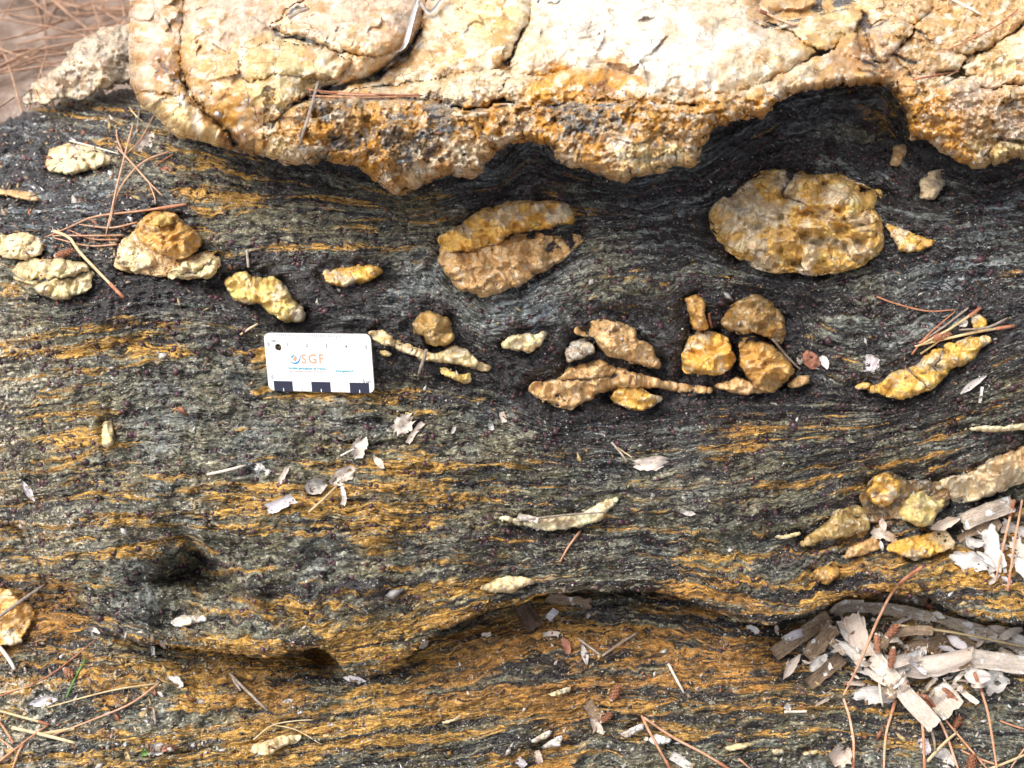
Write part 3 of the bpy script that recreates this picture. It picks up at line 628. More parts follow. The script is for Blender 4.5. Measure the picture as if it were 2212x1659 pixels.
# ---------------------------------------------------------------- top surface raster for resting things
SURF = np.where(GY < np.interp(GX, lx, lipa), W_UP, W_LO)
SURF = np.where((GY < np.interp(GX, [-400, 0, 60, 150, 285, 290], [355, 275, 248, 215, 200, 0])) & (GX < 300), -.2, SURF)
def deposit(x, y, w, valid):
    lay = np.full((RH, RW), -9.0)
    i = np.round((x[valid] - RX0) / RS).astype(int); j = np.round((y[valid] - RY0) / RS).astype(int)
    ok = (i >= 0) & (i < RW) & (j >= 0) & (j < RH)
    np.maximum.at(lay, (j[ok], i[ok]), w[valid][ok])
    np.maximum(SURF, lay, out=SURF)
def surf(x, y):
    return samp(SURF, x, y)

# ---------------------------------------------------------------- quartz bodies
def lump(name, label, poly, H, R, tint, gran, dirt, parent, base, seed, step=2.2, under=20, cracks=(), tintfn=None, wfn=None, amp=1.0, outn=3.2, thing=False):
    p = np.array(poly, float); x0, y0 = p.min(0) - 8; x1, y1 = p.max(0) + 8
    x1 = min(x1, 2325)
    x, y = np.meshgrid(np.arange(x0, x1, step), np.arange(max(y0, -60), y1, step))
    d = polysdf(poly, x, y); outn = min(outn, .16 * d.max())
    d = blur2(d, 3) + outn * (.9 * fbm(x / 30, y / 30, seed, 3) + 1.2 * shards(x / 15, y / 15, seed + 60)) + outn * .3 * perlin(x / 6, y / 6, seed + 3)
    dm = d.max(); R = min(R, dm * .62)
    u0 = math.radians(under)
    ph = -u0 + (math.pi / 2 + u0) * np.clip(d / R, 0, 1)
    off = R * (1 - np.cos(ph))
    gyy, gxx = np.gradient(blur2(d, 2), step); gl = np.hypot(gxx, gyy) + 1e-6
    sh = np.where(d < R, off - d, 0) / np.maximum(gl, .5)
    X = x + gxx * sh; Y = y + gyy * sh
    top = np.sin(ph)
    Hc = H * .01
    rel = amp * Hc
    big = fbm(x / 45, y / 30, seed + 1, 3)
    # broken faces: the rounded body cut by a few tilted planes
    rr = np.random.default_rng(seed); ux = (x - (x0 + x1) / 2) / ((x1 - x0) / 2); uy = (y - (y0 + y1) / 2) / ((y1 - y0) / 2)
    qx = ux + .10 * fbm(x / 24, y / 24, seed + 50, 3); qy = uy + .12 * fbm(x / 24, y / 24, seed + 51, 3)
    cut = np.full(x.shape, 9.0)
    for k in range(7):
        a_ = rr.uniform(0, 6.28); sl_k = rr.uniform(.25, 1.1)
        cut = np.minimum(cut, rr.uniform(.72, 1.0) - sl_k * (np.cos(a_) * qx + np.sin(a_) * qy - rr.uniform(.15, .6)))
    fc = facets(x / 30, y / 22, seed + 2); fc2 = np.abs(fbm(x / 18, y / 12, seed + 12, 3))
    f1, f2, cid = worley(x / 7.5, y / 7.5, seed + 4)
    dome = np.minimum(top, np.where(top > 0, np.maximum(cut, .25 * top), 9)) * Hc
    m = np.clip(top + .7, 0, 1)
    w = dome + m * (rel * (.14 * big + .16 * (fc - .1) - .12 * fc2) + (.35 + .65 * gran) * (.0030 * min(Hc / .012, 1.3) * shards(x / 30 + .2 * big, y / 21 + .2 * big, seed + 61) + .0009 * shards(x / 11, y / 9, seed + 62)) + gran * (.0006 * (.5 - f1) + .0009 * (cid - .5)) + .00018 * fbm(x / 6, y / 6, seed + 5, 2))
    if not wfn:
        yc = (y0 + y1) / 2; hh = (y1 - y0) / 2
        w = w + Hc * (.26 * (y - yc) / hh - .20 + .55 * fbm(x / 42, y / 30, seed + 40, 3) * (1 - .5 * np.clip(d / dm, 0, 1))) * np.clip(top + .8, 0, 1)
    w = w + (wfn(x, y) if wfn else samp(base, X, Y))
    dd = np.full(x.shape, float(dirt))
    for pts, width, depth in cracks:
        wob = 4 * perlin(x / 14, y / 14, seed + 31)
        cd = np.abs(linedist(pts, x + wob, y + wob))
        g = np.exp(-(cd / width) ** 2); w = w - depth * .01 * g; dd = np.maximum(dd, np.exp(-(cd / (width * .8)) ** 2) * 1.05)
    dd = np.maximum(dd, (top < .12) * .65)
    valid = d > 0
    if tintfn: tc = tintfn(x, y)
    else:
        c = np.array(TINT[tint]); n = fbm(x / 38, y / 28, seed + 6, 3)[..., None]
        wm = fbm(x / 48, y / 32, seed + 8, 4)
        if tint == 'honeywhite': wm = wm + .12 + 1.0 * np.exp(-((x - x0 - .28 * (x1 - x0)) / 70) ** 2 - ((y - y0 - .45 * (y1 - y0)) / 45) ** 2) + .4 * sstep(.72, .95, (y - y0) / (y1 - y0)) - .08
        if tint == 'whitetan': wm = wm + .6 * sstep(.35, .8, (y - y0) / (y1 - y0) + .25 * (x - x0) / (x1 - x0) - .1)
        tc = c * (1 + .30 * n) + (np.array((.74, .62, .42)) - c) * sstep(.08, .5, wm)[..., None] * .9
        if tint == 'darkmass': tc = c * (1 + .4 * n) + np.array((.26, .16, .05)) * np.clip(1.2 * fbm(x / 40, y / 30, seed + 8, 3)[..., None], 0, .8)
        elif tint in ('tan', 'brownhoney', 'olive', 'olivebrown', 'greenbrown'):
            tc = c * (1 + .3 * n) + (np.array((.55, .38, .18)) - c) * np.clip(.7 * fbm(x / 30, y / 22, seed + 8, 3)[..., None], 0, .6)
    tc = np.clip(tc, .01, .85)
    V = F(X, Y, w)
    f = gridfaces(*x.shape, valid)
    used = np.unique(f); remap = np.zeros(x.size, int); remap[used] = np.arange(len(used))
    V = V.reshape(-1, 3)[used]
    tca = np.concatenate([tc, np.ones(x.shape + (1,))], -1).reshape(-1, 4)[used]
    at = {'tint': ('FLOAT_COLOR', tca), 'dirt': ('FLOAT', dd.ravel()[used]), 'grain': ('FLOAT', (np.zeros_like(x) + gran).ravel()[used] if np.isscalar(gran) else gran.ravel()[used])}
    o = mesh_obj(name, V, remap[f], MQ, parent=parent, attrs=at)
    if label: o['label'] = label
    deposit(X, Y, w, valid & (top > -.05))
    return o

LC = {2: [([(1700,400),(1690,425),(1740,440)], 4, .25)],
      8: [([(30,592),(90,604),(150,600),(208,585)], 4, .5)],
      13: [([(360,590),(420,588),(470,560)], 3, .2)], 23: [([(1180,830),(1250,820),(1330,815)], 4, .3)],
      31: [([(1960,800),(2000,830)], 4, .3), ([(2020,790),(2040,760)], 4, .3)]}
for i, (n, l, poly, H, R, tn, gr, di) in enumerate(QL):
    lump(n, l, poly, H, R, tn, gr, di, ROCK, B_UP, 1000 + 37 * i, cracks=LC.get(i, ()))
for i, (n, l, poly, H, R, tn, gr, di) in enumerate(QLOW):
    lump(n, l, poly, H, R, tn, gr, di, LEDGE, B_LO, 5000 + 37 * i)

# ---------------------------------------------------------------- the great quartz block above
BLK = [(283,-240),(280,60),(278,130),(285,190),(300,225),(328,246),(355,270),(383,294),(427,304),(478,318),(526,330),(560,338),(581,342),(608,352),(632,359),(702,346),(770,359),(804,386),(856,422),(873,415),(941,386),(962,376),(1027,390),(1061,342),(1088,314),(1136,306),(1180,313),(1197,328),(1208,355),(1249,362),(1297,379),(1351,396),(1372,379),(1413,376),(1456,359),(1494,362),(1517,314),(1552,267),(1569,273),(1600,253),(1647,256),(1678,226),(1688,212),(1729,198),(1798,191),(1849,181),(1893,181),(1928,195),(1945,219),(1962,260),(1965,297),(2003,304),(2030,328),(2071,349),(2119,366),(2139,355),(2212,342),(2330,350),(2450,335),(2650,345),(2650,-240)]
BH = [(290,-60,-3.5),(290,0,-2),(290,150,0),(310,220,1),(400,280,2.0),(500,310,2.2),(560,330,2.2),(450,100,1.6),(450,-50,-3),(600,20,-1),(600,130,2.3),(575,205,3.9),(560,270,3.0),(700,130,2.2),(780,110,2.2),(850,50,0.4),(830,130,2.0),(850,180,1.0),(980,110,1),(980,10,-1.5),(1060,60,.8),(1100,120,1.6),(1250,-50,-3),(1250,0,-1),(1250,100,2),(1450,100,3),(1450,0,-.3),(1650,50,1),(1650,-10,-1.5),(1700,120,3),(1850,20,-1),(1850,100,1.6),(1930,80,2),(1900,160,1.8),(2050,20,-1),(2050,100,.9),(2260,20,-1),(2200,150,2),(2050,220,2.5),(2150,280,2.5),(2100,340,2),(2260,300,2),
 (640,270,4.4),(650,310,4),(700,225,3.6),(800,270,4.6),(850,230,3.6),(900,320,4.4),(860,400,2.8),(950,300,4.4),(1050,270,3.8),(1130,280,3.4),(1200,200,3.2),(1300,190,3.0),(1250,280,4.6),(1350,310,5),(1450,290,5),(1500,320,4.4),(1550,220,4.8),(1650,210,4),(1750,170,3.2),(1850,160,2.2)]
BHW = rbf(BH, .01) * .01
BC = {'W': (.76,.71,.60), 'C': (.70,.58,.39), 'L': (.70,.53,.24), 'T': (.46,.27,.12), 'P': (.66,.49,.35), 'O': (.60,.285,.035), 'N': (.26,.125,.045), 'X': (.40,.24,.09), 'A': (.60,.38,.17)}
BCP = "300 50P,300 150P,330 200T,400 100A,365 150N,420 60P,500 60P,480 160A,540 40P,600 130L,660 130L,560 140L,580 210L,700 110C,760 130A,700 50P,800 60P,860 90T,800 130A,820 150T,880 30P,350 230L,400 270L,460 290L,430 200A,500 250O,520 300N,540 250A,950 60C,1000 80C,1050 60L,940 120A,1050 130C,1000 140A,1090 60L,1150 100C,1200 50W,1300 50W,1400 60W,1500 100W,1600 60W,1250 110W,1400 150W,1500 180W,1600 140C,1700 110C,1650 170C,1550 30C,1650 20A,1750 30A,1800 40L,1780 90L,1820 120T,1860 100N,1900 90P,1950 80A,1900 150T,2000 50A,2050 40A,2100 80A,2150 50A,2200 50A,2000 130A,2080 150C,2150 120L,2200 100C,2210 200A,2100 220P,2000 220O,2030 270O,2100 280A,2180 270P,2130 330L,2050 330O,2200 320L,1200 190O,1290 175O,1300 190N,1350 190O,1405 185W,1250 210O,1150 210O,1100 190C,1000 190C,900 180C,800 190C,1500 235O,1450 210C,1600 190C,1650 220O,1560 230O,1530 250O,1480 300A,1450 330L,1380 330L,1330 300W,1280 320O,1240 330A,1300 258X,1380 260O,1220 250X,1260 245X,1180 280O,1100 270A,1050 270O,1020 250O,955 240X,950 280X,900 262O,850 285X,905 322X,860 310X,800 250O,750 275A,715 240X,690 280O,650 300O,620 280A,600 320L,640 340C,700 330X,760 340O,800 350O,850 380O,860 410T,900 380C,950 370T,985 330C,1340 250O,1420 240O,1400 290O,960 330T,740 305X,790 310O"
bcp = []
for s_ in BCP.split(','):
    a, b = s_.split(); bcp.append((float(a), float(b[:-1]), BC[b[-1]]))
bX = np.array([k.strip()[-1] == 'X' for k in BCP.split(',')])
bxy = np.array([(a, b) for a, b, _ in bcp]); bcol = np.array([c for _, _, c in bcp])
def blk_tint(x, y):
    wx = x + 26 * fbm(x / 50, y / 40, 601, 4); wy = y + 20 * fbm(x / 50, y / 40, 602, 4)
    num = np.zeros(x.shape + (3,)); den = np.zeros(x.shape); nx_ = np.zeros(x.shape)
    for (px, py), c, isx in zip(bxy, bcol, bX):
        k = 1 / (((wx - px) ** 2 + ((wy - py) * 1.25) ** 2) / 900 + .25) ** 2.6
        num += k[..., None] * c; den += k; nx_ += k * isx
    t = num / den[..., None]
    return t * (1 + .16 * fbm(x / 20, y / 18, 611, 3)[..., None]), nx_ / den
BCR = [([(702,190),(746,174),(794,170),(839,140),(859,118),(880,113),(907,68),(924,27),(941,-10)], 7, 1.1),
 ([(1102,128),(1122,79),(1143,38),(1170,-10)], 5, .7), ([(386,160),(410,205),(441,246),(496,290),(547,338)], 6, .8), ([(342,130),(369,164),(392,190)], 4, .4),
 ([(592,66),(612,84),(650,82),(697,100)], 9, 1.1), ([(600,60),(632,20),(660,15)], 6, .6), ([(728,90),(745,110)], 2, .2), ([(360,40),(380,100),(390,150)], 4, .3),
 ([(531,172),(536,215),(560,262),(581,272)], 4, .5), ([(581,278),(610,250),(632,226),(687,207)], 6, .9), ([(640,160),(652,205),(640,225)], 4, .5),
 ([(687,207),(780,214),(907,215),(969,228),(1027,238)], 5, .6), ([(1027,240),(1095,228),(1130,226),(1198,232)], 5, .7), ([(1198,232),(1280,228),(1360,224)], 5, .5),
 ([(1000,262),(1030,290),(1020,320),(1060,345)], 5, .7), ([(1842,62),(1832,90),(1815,113),(1850,130),(1883,137),(1905,155),(1924,182)], 7, .9),
 ([(1875,65),(1938,36),(1972,58),(1931,116),(1893,128),(1875,65)], 4, .6), ([(1883,5),(1910,25)], 5, .5), ([(1972,58),(2010,90),(2040,110),(2090,120),(2130,110),(2212,50)], 5, .6),
 ([(1930,118),(1985,140),(2010,160),(2060,150)], 5, .6), ([(1965,160),(2000,190),(2040,180),(2110,160)], 4, .5), ([(2110,150),(2115,195)], 4, .4),
 ([(1648,60),(1690,52),(1730,40),(1830,20)], 5, .6), ([(1620,40),(1655,62)], 4, .5), ([(2125,360),(2140,320),(2160,300),(2212,310)], 5, .6), ([(1545,262),(1552,220),(1580,205)], 3, .3),
 ([(905,70),(915,90),(900,105)], 7, .6), ([(1690,222),(1660,200),(1650,185)], 3, .3), ([(1460,355),(1465,300),(1452,270)], 3, .3), ([(1197,328),(1210,290),(1202,260)], 5, .7)]
def blk_w(x, y): return samp(BHW, x, y)
def blk_gran_field(x, y): return np.clip(sstep(175, 235, y + 20 * perlin(x / 60, y / 40, 640)) * (x > 570) * .9 + .12 + .3 * (x > 1900), 0, 1)
p_ = np.array(BLK, float)
xs_ = np.arange(275 - 8 - 2, 2260, 2.3)
class _G: pass
# one mesh: outline, rounding and undercut as for the lenses, its own relief below
LOB = [(0,2.2,50,[(260,-300),(400,-300),(395,40),(385,120),(392,165),(410,205),(441,246),(496,290),(547,345),(478,345),(420,330),(340,295),(280,240),(262,130)]),
 (1.0,1.8,24,[(270,205),(320,198),(400,213),(440,255),(500,300),(545,345),(420,330),(340,290),(290,250)]),
 (0,2.6,60,[(402,-300),(960,-300),(925,20),(905,66),(878,108),(856,122),(834,145),(790,168),(740,176),(700,188),(655,215),(625,240),(585,275),(585,350),(545,345),(496,283),(445,238),(414,198),(397,160),(392,110)]),
 (1.7,1.5,22,[(515,150),(540,110),(600,92),(700,106),(752,130),(722,164),(660,168),(600,158),(540,174)]),
 (2.2,2.2,34,[(528,200),(556,180),(606,168),(646,174),(652,205),(625,235),(602,265),(575,272),(545,245)]),
 (1.6,1.6,36,[(592,58),(640,12),(760,-40),(905,-40),(885,50),(850,108),(800,120),(740,110),(697,96),(655,84)]),
 (.3,2.0,40,[(884,132),(912,72),(950,-300),(1172,-300),(1141,35),(1118,80),(1098,122),(1060,148),(1000,163),(940,176),(860,190),(780,203),(715,204),(760,190),(820,174),(852,150)]),
 (1.0,1.3,18,[(716,210),(800,194),(900,179),(1000,167),(1080,153),(1110,168),(1098,200),(1040,230),(970,226),(900,212)]),
 (.2,3.0,80,[(1106,130),(1127,85),(1150,40),(1184,-300),(1660,-300),(1640,30),(1700,60),(1760,110),(1700,160),(1640,190),(1560,207),(1500,216),(1440,203),(1380,172),(1300,144),(1230,152),(1170,166),(1112,168)]),
 (2.8,2.0,34,[(555,290),(600,258),(632,228),(690,214),(780,218),(907,220),(969,234),(1027,245),(1040,290),(1064,345),(1030,410),(960,400),(873,440),(840,440),(790,400),(700,370),(632,380),(570,360)]),
 (2.4,1.3,24,[(1028,240),(1095,228),(1198,231),(1203,270),(1192,340),(1136,330),(1085,335),(1050,300)]),
 (3.2,2.0,36,[(1206,236),(1240,226),(1360,224),(1480,236),(1560,226),(1604,252),(1560,290),(1530,330),(1500,385),(1413,400),(1351,415),(1297,400),(1249,380),(1200,370),(1195,310)]),
 (1.6,1.5,26,[(1100,172),(1180,168),(1230,154),(1300,146),(1380,172),(1440,207),(1500,220),(1440,235),(1300,226),(1200,228),(1120,222),(1080,200)]),
 (2.2,1.6,26,[(1500,216),(1560,207),(1640,192),(1720,152),(1800,112),(1840,75),(1858,110),(1883,140),(1912,200),(1798,210),(1729,215),(1700,235),(1660,275),(1590,275),(1530,255)]),
 (.9,1.5,24,[(1652,47),(1720,42),(1830,17),(1858,32),(1836,70),(1790,103),(1742,93),(1702,60)]), (.2,1.5,40,[(1642,28),(1760,5),(1880,-300),(1664,-300)]),
 (1.9,1.2,12,[(1875,65),(1938,38),(1970,58),(1930,116),(1894,125)]), (.4,1.5,30,[(1865,18),(1895,-300),(2060,-300),(2002,38),(1975,48),(1938,28),(1885,48)]),
 (.4,1.7,36,[(1978,60),(2012,30),(2080,-300),(2700,-300),(2700,28),(2200,52),(2130,103),(2090,116),(2040,104),(2012,85)]),
 (1.2,1.6,26,[(2082,150),(2132,115),(2212,62),(2700,42),(2700,170),(2180,178),(2122,188),(2097,170)]), (1.2,1.0,20,[(1934,120),(1977,72),(2010,95),(2078,124),(2070,148),(2010,162),(1962,158)]),
 (1.9,1.9,34,[(1915,195),(1965,165),(2040,172),(2098,172),(2120,198),(2200,188),(2700,182),(2700,365),(2170,300),(2142,318),(2122,352),(2119,385),(2050,365),(1985,325),(1940,310),(1930,230)]),
 (2.7,1.0,16,[(2118,375),(2126,352),(2144,320),(2168,306),(2230,312),(2700,304),(2700,370),(2139,375)]), (1.4,.9,14,[(1884,142),(1935,122),(1960,160),(1930,195),(1900,185)])]
def lobes(x, y):
    wx = x + 6 * fbm(x / 30, y / 30, 770, 3); wy = y + 6 * fbm(x / 30, y / 30, 771, 3)
    r = np.full(x.shape, .3); r2 = np.full(x.shape, .3)
    for b_, h_, R_, pl_ in LOB:
        d_ = polysdf(pl_, wx, wy) + 5.0
        v_ = np.where(d_ > 0, b_ * .62 + h_ * .44 * np.sqrt(1 - (1 - np.clip(d_ / R_, 0, 1)) ** 2) + .12, -9)
        r2 = np.maximum(r2, np.minimum(r, v_)); r = np.maximum(r, v_)
    return r, r - r2
def block():
    x, y = np.meshgrid(np.arange(262, 2600, 2.3), np.arange(-190, 436, 2.3))
    d = polysdf(BLK, x, y) + 5.5 * (np.abs(fbm(x / 24, y / 24, 700, 3)) - .3) + (7 * shards(x / 22, y / 20, 706) + 4 * (worley(x / 11, y / 11, 707)[2] - .5)) * sstep(540, 600, x) + 1.2 * perlin(x / 7, y / 7, 705)
    Rv = np.interp(x, [280, 500, 620, 1500, 1700, 1950, 2212], [36, 32, 22, 20, 18, 18, 24])
    u0 = math.radians(55)
    ph = -u0 + (math.pi / 2 + u0) * np.clip(d / Rv, 0, 1)
    off = Rv * (1 - np.cos(ph)); gyy, gxx = np.gradient(blur2(d, 3), 2.3); gl = np.hypot(gxx, gyy) + 1e-6
    sh = np.where(d < Rv, off - d, 0) / np.maximum(gl, .5)
    X = x + gxx * sh; Y = y + gyy * sh
    top = np.sin(ph); m = np.clip(top + .85, 0, 1)
    gran = blk_gran_field(x, y)
    w = blk_w(x, y) + np.where(ph < math.pi / 2, (top - 1) * .030, 0)
    # plates leaning down to the left, facets, granular crystals
    a = (x * .55 + y * .83); b = (x * .83 - y * .55)
    lr, ld = lobes(x, y)
    rel = .0022 * fbm(a / 60, b / 110, 710, 3) + .0018 * (facets(a / 60, b / 110, 712) - .1) + .0062 * shards(a / 52 + .25 * fbm(x / 50, y / 50, 753, 3), b / 105, 713) * sstep(-.35, .3, fbm(x / 90, y / 70, 757, 2)) + .0006 * shards(a / 20, b / 30, 714)
    f1, f2, c1 = worley(x / 11, y / 11, 716); g1, g2, c2 = worley(x / 5.2, y / 5.2, 718)
    rel = rel + gran * (.0042 * shards(x / 32, y / 26, 758) + .0018 * shards(x / 12, y / 10, 759)) + gran * (.0008 * (.5 - f1) + .0005 * (.5 - g1) + .0016 * (c1 - .5) + .0010 * (c2 - .5) + .0016 * fbm(x / 16, y / 14, 719, 3))
    rel = rel + (.0003 + .0004 * gran) * fbm(x / 12, y / 12, 720, 3) + .00018 * gran * perlin(x / 5, y / 5, 725)
    rel = rel + .0050 * gran * shards(x / 60 + .3 * fbm(x / 30, y / 30, 766, 3), y / 48, 767)
    w = w + rel * m + .01 * (lr - 1.3)
    dd = .20 + .16 * gran + .14 * sstep(0.1, .6, fbm(x / 60, y / 40, 730, 3))
    wd = 1 + .6 * fbm(x / 40, y / 40, 735, 2)
    for pts, width, depth in BCR:
        wob = 5 * perlin(x / 18, y / 18, 736); wob2 = 5 * perlin(x / 18, y / 18, 737)
        cd = linedist(pts, x + wob, y + wob2)
        g = np.exp(-(cd / (width * .8 * np.clip(wd, .4, 2))) ** 2)
        fadeN = np.clip(.75 + 1.1 * fbm(x / 60, y / 60, 738, 2), .1, 1.2)
        w = w - depth * .0045 * g * fadeN; dd = np.maximum(dd, 1.0 * np.clip(fadeN * 1.3, 0, 1) * np.exp(-(cd / (width * .80 * np.clip(wd, .3, 2))) ** 2))
    dd = np.maximum(dd, (top < 0) * .6)
    tc, xf = blk_tint(x, y)
    wz = .45 + .55 * (1 - sstep(1100, 1180, x) * sstep(1640, 1560, x) * sstep(200, 170, y))
    stn = np.clip(.75 * sstep(.02, .45, fbm(x / 46 + 3, y / 34, 771, 4)) + .45 * (1 - sstep(.05, .5, ld)), 0, .85) * wz
    tc = tc * (1 - stn[..., None]) + (np.array((.60, .335, .10)) * (.8 + .5 * fbm(x / 30, y / 30, 772, 2)[..., None])) * stn[..., None]
    wht = .7 * sstep(.22, .5, fbm(x / 34, y / 22, 773, 4))[..., None]; tc = tc * (1 - wht) + np.array((.76, .68, .54)) * wht; lum_ = tc.mean(-1, keepdims=True); tc = np.clip((lum_ + .98 * (tc - lum_)) * (.97 + .16 * fbm(x / 80, y / 50, 764, 3)[..., None]), .01, .85)
    dd = np.maximum(dd, .78 * sstep(.18, .55, xf)); dd = np.maximum(dd, (1 - sstep(.02, .17, ld)) * np.clip(.75 + 1.0 * fbm(x / 45, y / 45, 760, 3), 0, 1) * (1 - .72 * sstep(1130, 1180, x) * sstep(1660, 1600, x) * sstep(215, 195, y)))
    w = w - .0035 * np.exp(-(ld / .10) ** 2)
    valid = d > 0
    f = gridfaces(*x.shape, valid); used = np.unique(f); remap = np.zeros(x.size, int); remap[used] = np.arange(len(used))
    V = F(X, Y, w).reshape(-1, 3)[used]
    at = {'tint': ('FLOAT_COLOR', np.concatenate([tc, np.ones(x.shape + (1,))], -1).reshape(-1, 4)[used]), 'dirt': ('FLOAT', dd.ravel()[used]), 'grain': ('FLOAT', gran.ravel()[used])}
    o = mesh_obj('quartz_block', V, remap[f], MQ, attrs=at)
    tag(o, 'big cream and honey coloured quartz block overhanging the dark schist', 'rock')
    deposit(X, Y, w, valid & (top > -.05))
    # mound of pale weathered quartz behind it on the left
    return o
BLOCK = block()
#MORE#
# ---------------------------------------------------------------- mound, ground and needle litter behind
def mound_w(x, y): return -.125 + (np.clip(y, 40, 240) - 60) / 160 * .040 + .030 * np.exp(-((x - 215) / 85) ** 2 - ((y - 135) / 70) ** 2) + .006 * fbm(x / 50, y / 40, 915, 4)
MOUND = lump('quartz_mound', None, [(40,222),(51,205),(85,171),(130,144),(147,113),(191,75),(232,58),(300,50),(300,175),(219,191),(191,215),(137,211),(96,221),(60,230)], 2.0, 26, 'mound', .15, .62, None, None, 9001, wfn=mound_w, outn=6, amp=.5)
MOUND['label'] = 'weathered pale quartz mound out of focus behind the big block'; MOUND['category'] = 'rock'

gx_ = np.concatenate([-np.geomspace(40, .9, 26), np.linspace(-.8, .8, 120), np.geomspace(.9, 40, 26)])
gy_ = np.concatenate([-np.geomspace(40, .5, 22), np.linspace(-.42, 1.3, 130), np.geomspace(1.4, 40, 26)])
X, Y = np.meshgrid(gx_, gy_)
Z = -.19 + .205 * sstep(-.05, .18, Y) + np.where(np.abs(X) < 3, .010 * fbm(X * 9, Y * 9, 21, 4), 0) + .05 * sstep(1, 8, np.hypot(X, Y)) * fbm(X / 3, Y / 3, 22, 3)
f_ = gridfaces(*X.shape)[:, ::-1]
GM = plain_material('soil', [(.3, (.10, .070, .050)), (.5, (.26, .185, .14)), (.65, (.42, .33, .27)), (.8, (.58, .50, .44))], .9, 60, .004)
GROUND = mesh_obj('ground', np.stack([X, Y, Z], -1).reshape(-1, 3), f_.copy(), GM, origin=(0, 0, 0)); tag(GROUND, 'sandy needle strewn soil', kind='structure')

def catmull(P, n):
    P = np.asarray(P, float)
    if len(P) == 2: return P[0] + (P[1] - P[0]) * np.linspace(0, 1, n)[:, None]
    seg = np.hypot(*np.diff(P[:, :2], axis=0).T); c = np.concatenate([[0], np.cumsum(seg)]); t = np.linspace(0, c[-1], n)
    E = np.vstack([2 * P[0] - P[1], P, 2 * P[-1] - P[-2]])
    i = np.clip(np.searchsorted(c, t, side='right') - 1, 0, len(P) - 2); u = ((t - c[i]) / np.maximum(seg[i], 1e-9))[:, None]
    a, b, d, e = E[i], E[i + 1], E[i + 2], E[i + 3]
    return .5 * (2 * b + (d - a) * u + (2 * a - 5 * b + 4 * d - e) * u * u + (3 * b - a - 3 * d + e) * u ** 3)

def tube_mesh(C, r, ns=6, flat=1.0):     # world polyline -> verts, faces
    n = len(C); T = np.gradient(C, axis=0); T /= np.linalg.norm(T, axis=1)[:, None] + 1e-12
    up = WA if abs(T[0] @ WA) < .9 else UA
    A = np.cross(T, up); A /= np.linalg.norm(A, axis=1)[:, None] + 1e-12; Bv = np.cross(T, A)
    an = np.arange(ns) * 2 * math.pi / ns
    r = np.broadcast_to(r, (n,))
    V = C[:, None] + r[:, None, None] * (np.cos(an)[None, :, None] * A[:, None] + flat * np.sin(an)[None, :, None] * Bv[:, None])
    fc = [(i * ns + k, i * ns + (k + 1) % ns, (i + 1) * ns + (k + 1) % ns, (i + 1) * ns + k) for i in range(n - 1) for k in range(ns)]
    fc += [tuple(range(ns))[::-1], tuple((n - 1) * ns + k for k in range(ns))]
    return V.reshape(-1, 3), fc

def gz(x, y): return -.19 + .205 * sstep(-.05, .18, y) + .010 * fbm(x * 9, y * 9, 21, 4)
rng = np.random.default_rng(5); random.seed(5)
M_LIT = plain_material('litter_needle', [(.3, (.34, .19, .12)), (.5, (.52, .33, .22)), (.7, (.68, .50, .38))], .7, 200, .0003)
AV, AF = [], []; nv = 0
for k in range(1500):
    x, y = rng.uniform(-.85, .25), .17 + abs(rng.normal(0, .42))
    a = rng.uniform(0, math.pi); L = rng.uniform(.05, .13); b = rng.normal(0, .25)
    t = np.linspace(-.5, .5, 5)
    px = x + L * t * math.cos(a) - L * b * t * t * math.sin(a); py = y + L * t * math.sin(a) + L * b * t * t * math.cos(a)
    C = np.stack([px, py, gz(px, py) + rng.uniform(.001, .016) + rng.normal(0, .004) * t * 3], -1)
    v, f = tube_mesh(C, .00075 * (1 - .5 * np.abs(t)), 4); AV.append(v); AF += [tuple(i + nv for i in q) for q in f]; nv += len(v)
LIT = mesh_obj('needle_litter', np.vstack(AV), AF, M_LIT); tag(LIT, 'blurred mat of fallen pine needles on the soil behind', 'needle litter', kind='stuff')

# ---------------------------------------------------------------- the scale card
ex = np.array((1, -.0224, 0)) / math.hypot(1, .0224) * math.sqrt(1 - .27 ** 2); ex[2] = .27
ey = np.array((.045, -1, 0)) / math.hypot(1, .045); ey = ey * math.sqrt(1 - .24 ** 2); ey[2] = -.24
ey = ey - ex * (ex @ ey); ey /= np.linalg.norm(ey); ez = -np.cross(ex, ey)
TOW = np.stack([UA, VA, WA], 1)
Ex, Ey, Ez = TOW @ ex, TOW @ -ey, TOW @ ez          # card right, card up, card out
CARDW = .0172
CO = F(689, 783.3, CARDW)
CARD = empty('scale_card', CO); CARD.matrix_world = Matrix([[Ex[i], Ey[i], Ez[i], CO[i]] for i in range(3)] + [[0, 0, 0, 1]])
tag(CARD, 'white geological scale card with ruler marks lying on the dark schist', 'scale card')
def matte(name, c, rough=.4):
    B = NB(name); n = B.noise(B.n('ShaderNodeTexCoord').outputs['Object'], 900, 3)
    return B.out(Base_Color=B.mix(B.rng(n, .35, .7), c, tuple(q * .93 for q in c)), Roughness=rough)
MW = matte('card_white', (.80, .83, .83), .35)
_t = MW.node_tree; _b = _t.nodes['Principled BSDF']; _src = _b.inputs['Base Color'].links[0].from_socket
_n = _t.nodes.new('ShaderNodeTexNoise'); _n.inputs['Scale'].default_value = 420; _n.inputs['Detail'].default_value = 5
_t.links.new(_t.nodes.new('ShaderNodeTexCoord').outputs['Object'], _n.inputs['Vector'])
_r = _t.nodes.new('ShaderNodeMapRange'); _r.inputs[1].default_value = .66; _r.inputs[2].default_value = .74; _t.links.new(_n.outputs['Fac'], _r.inputs[0])
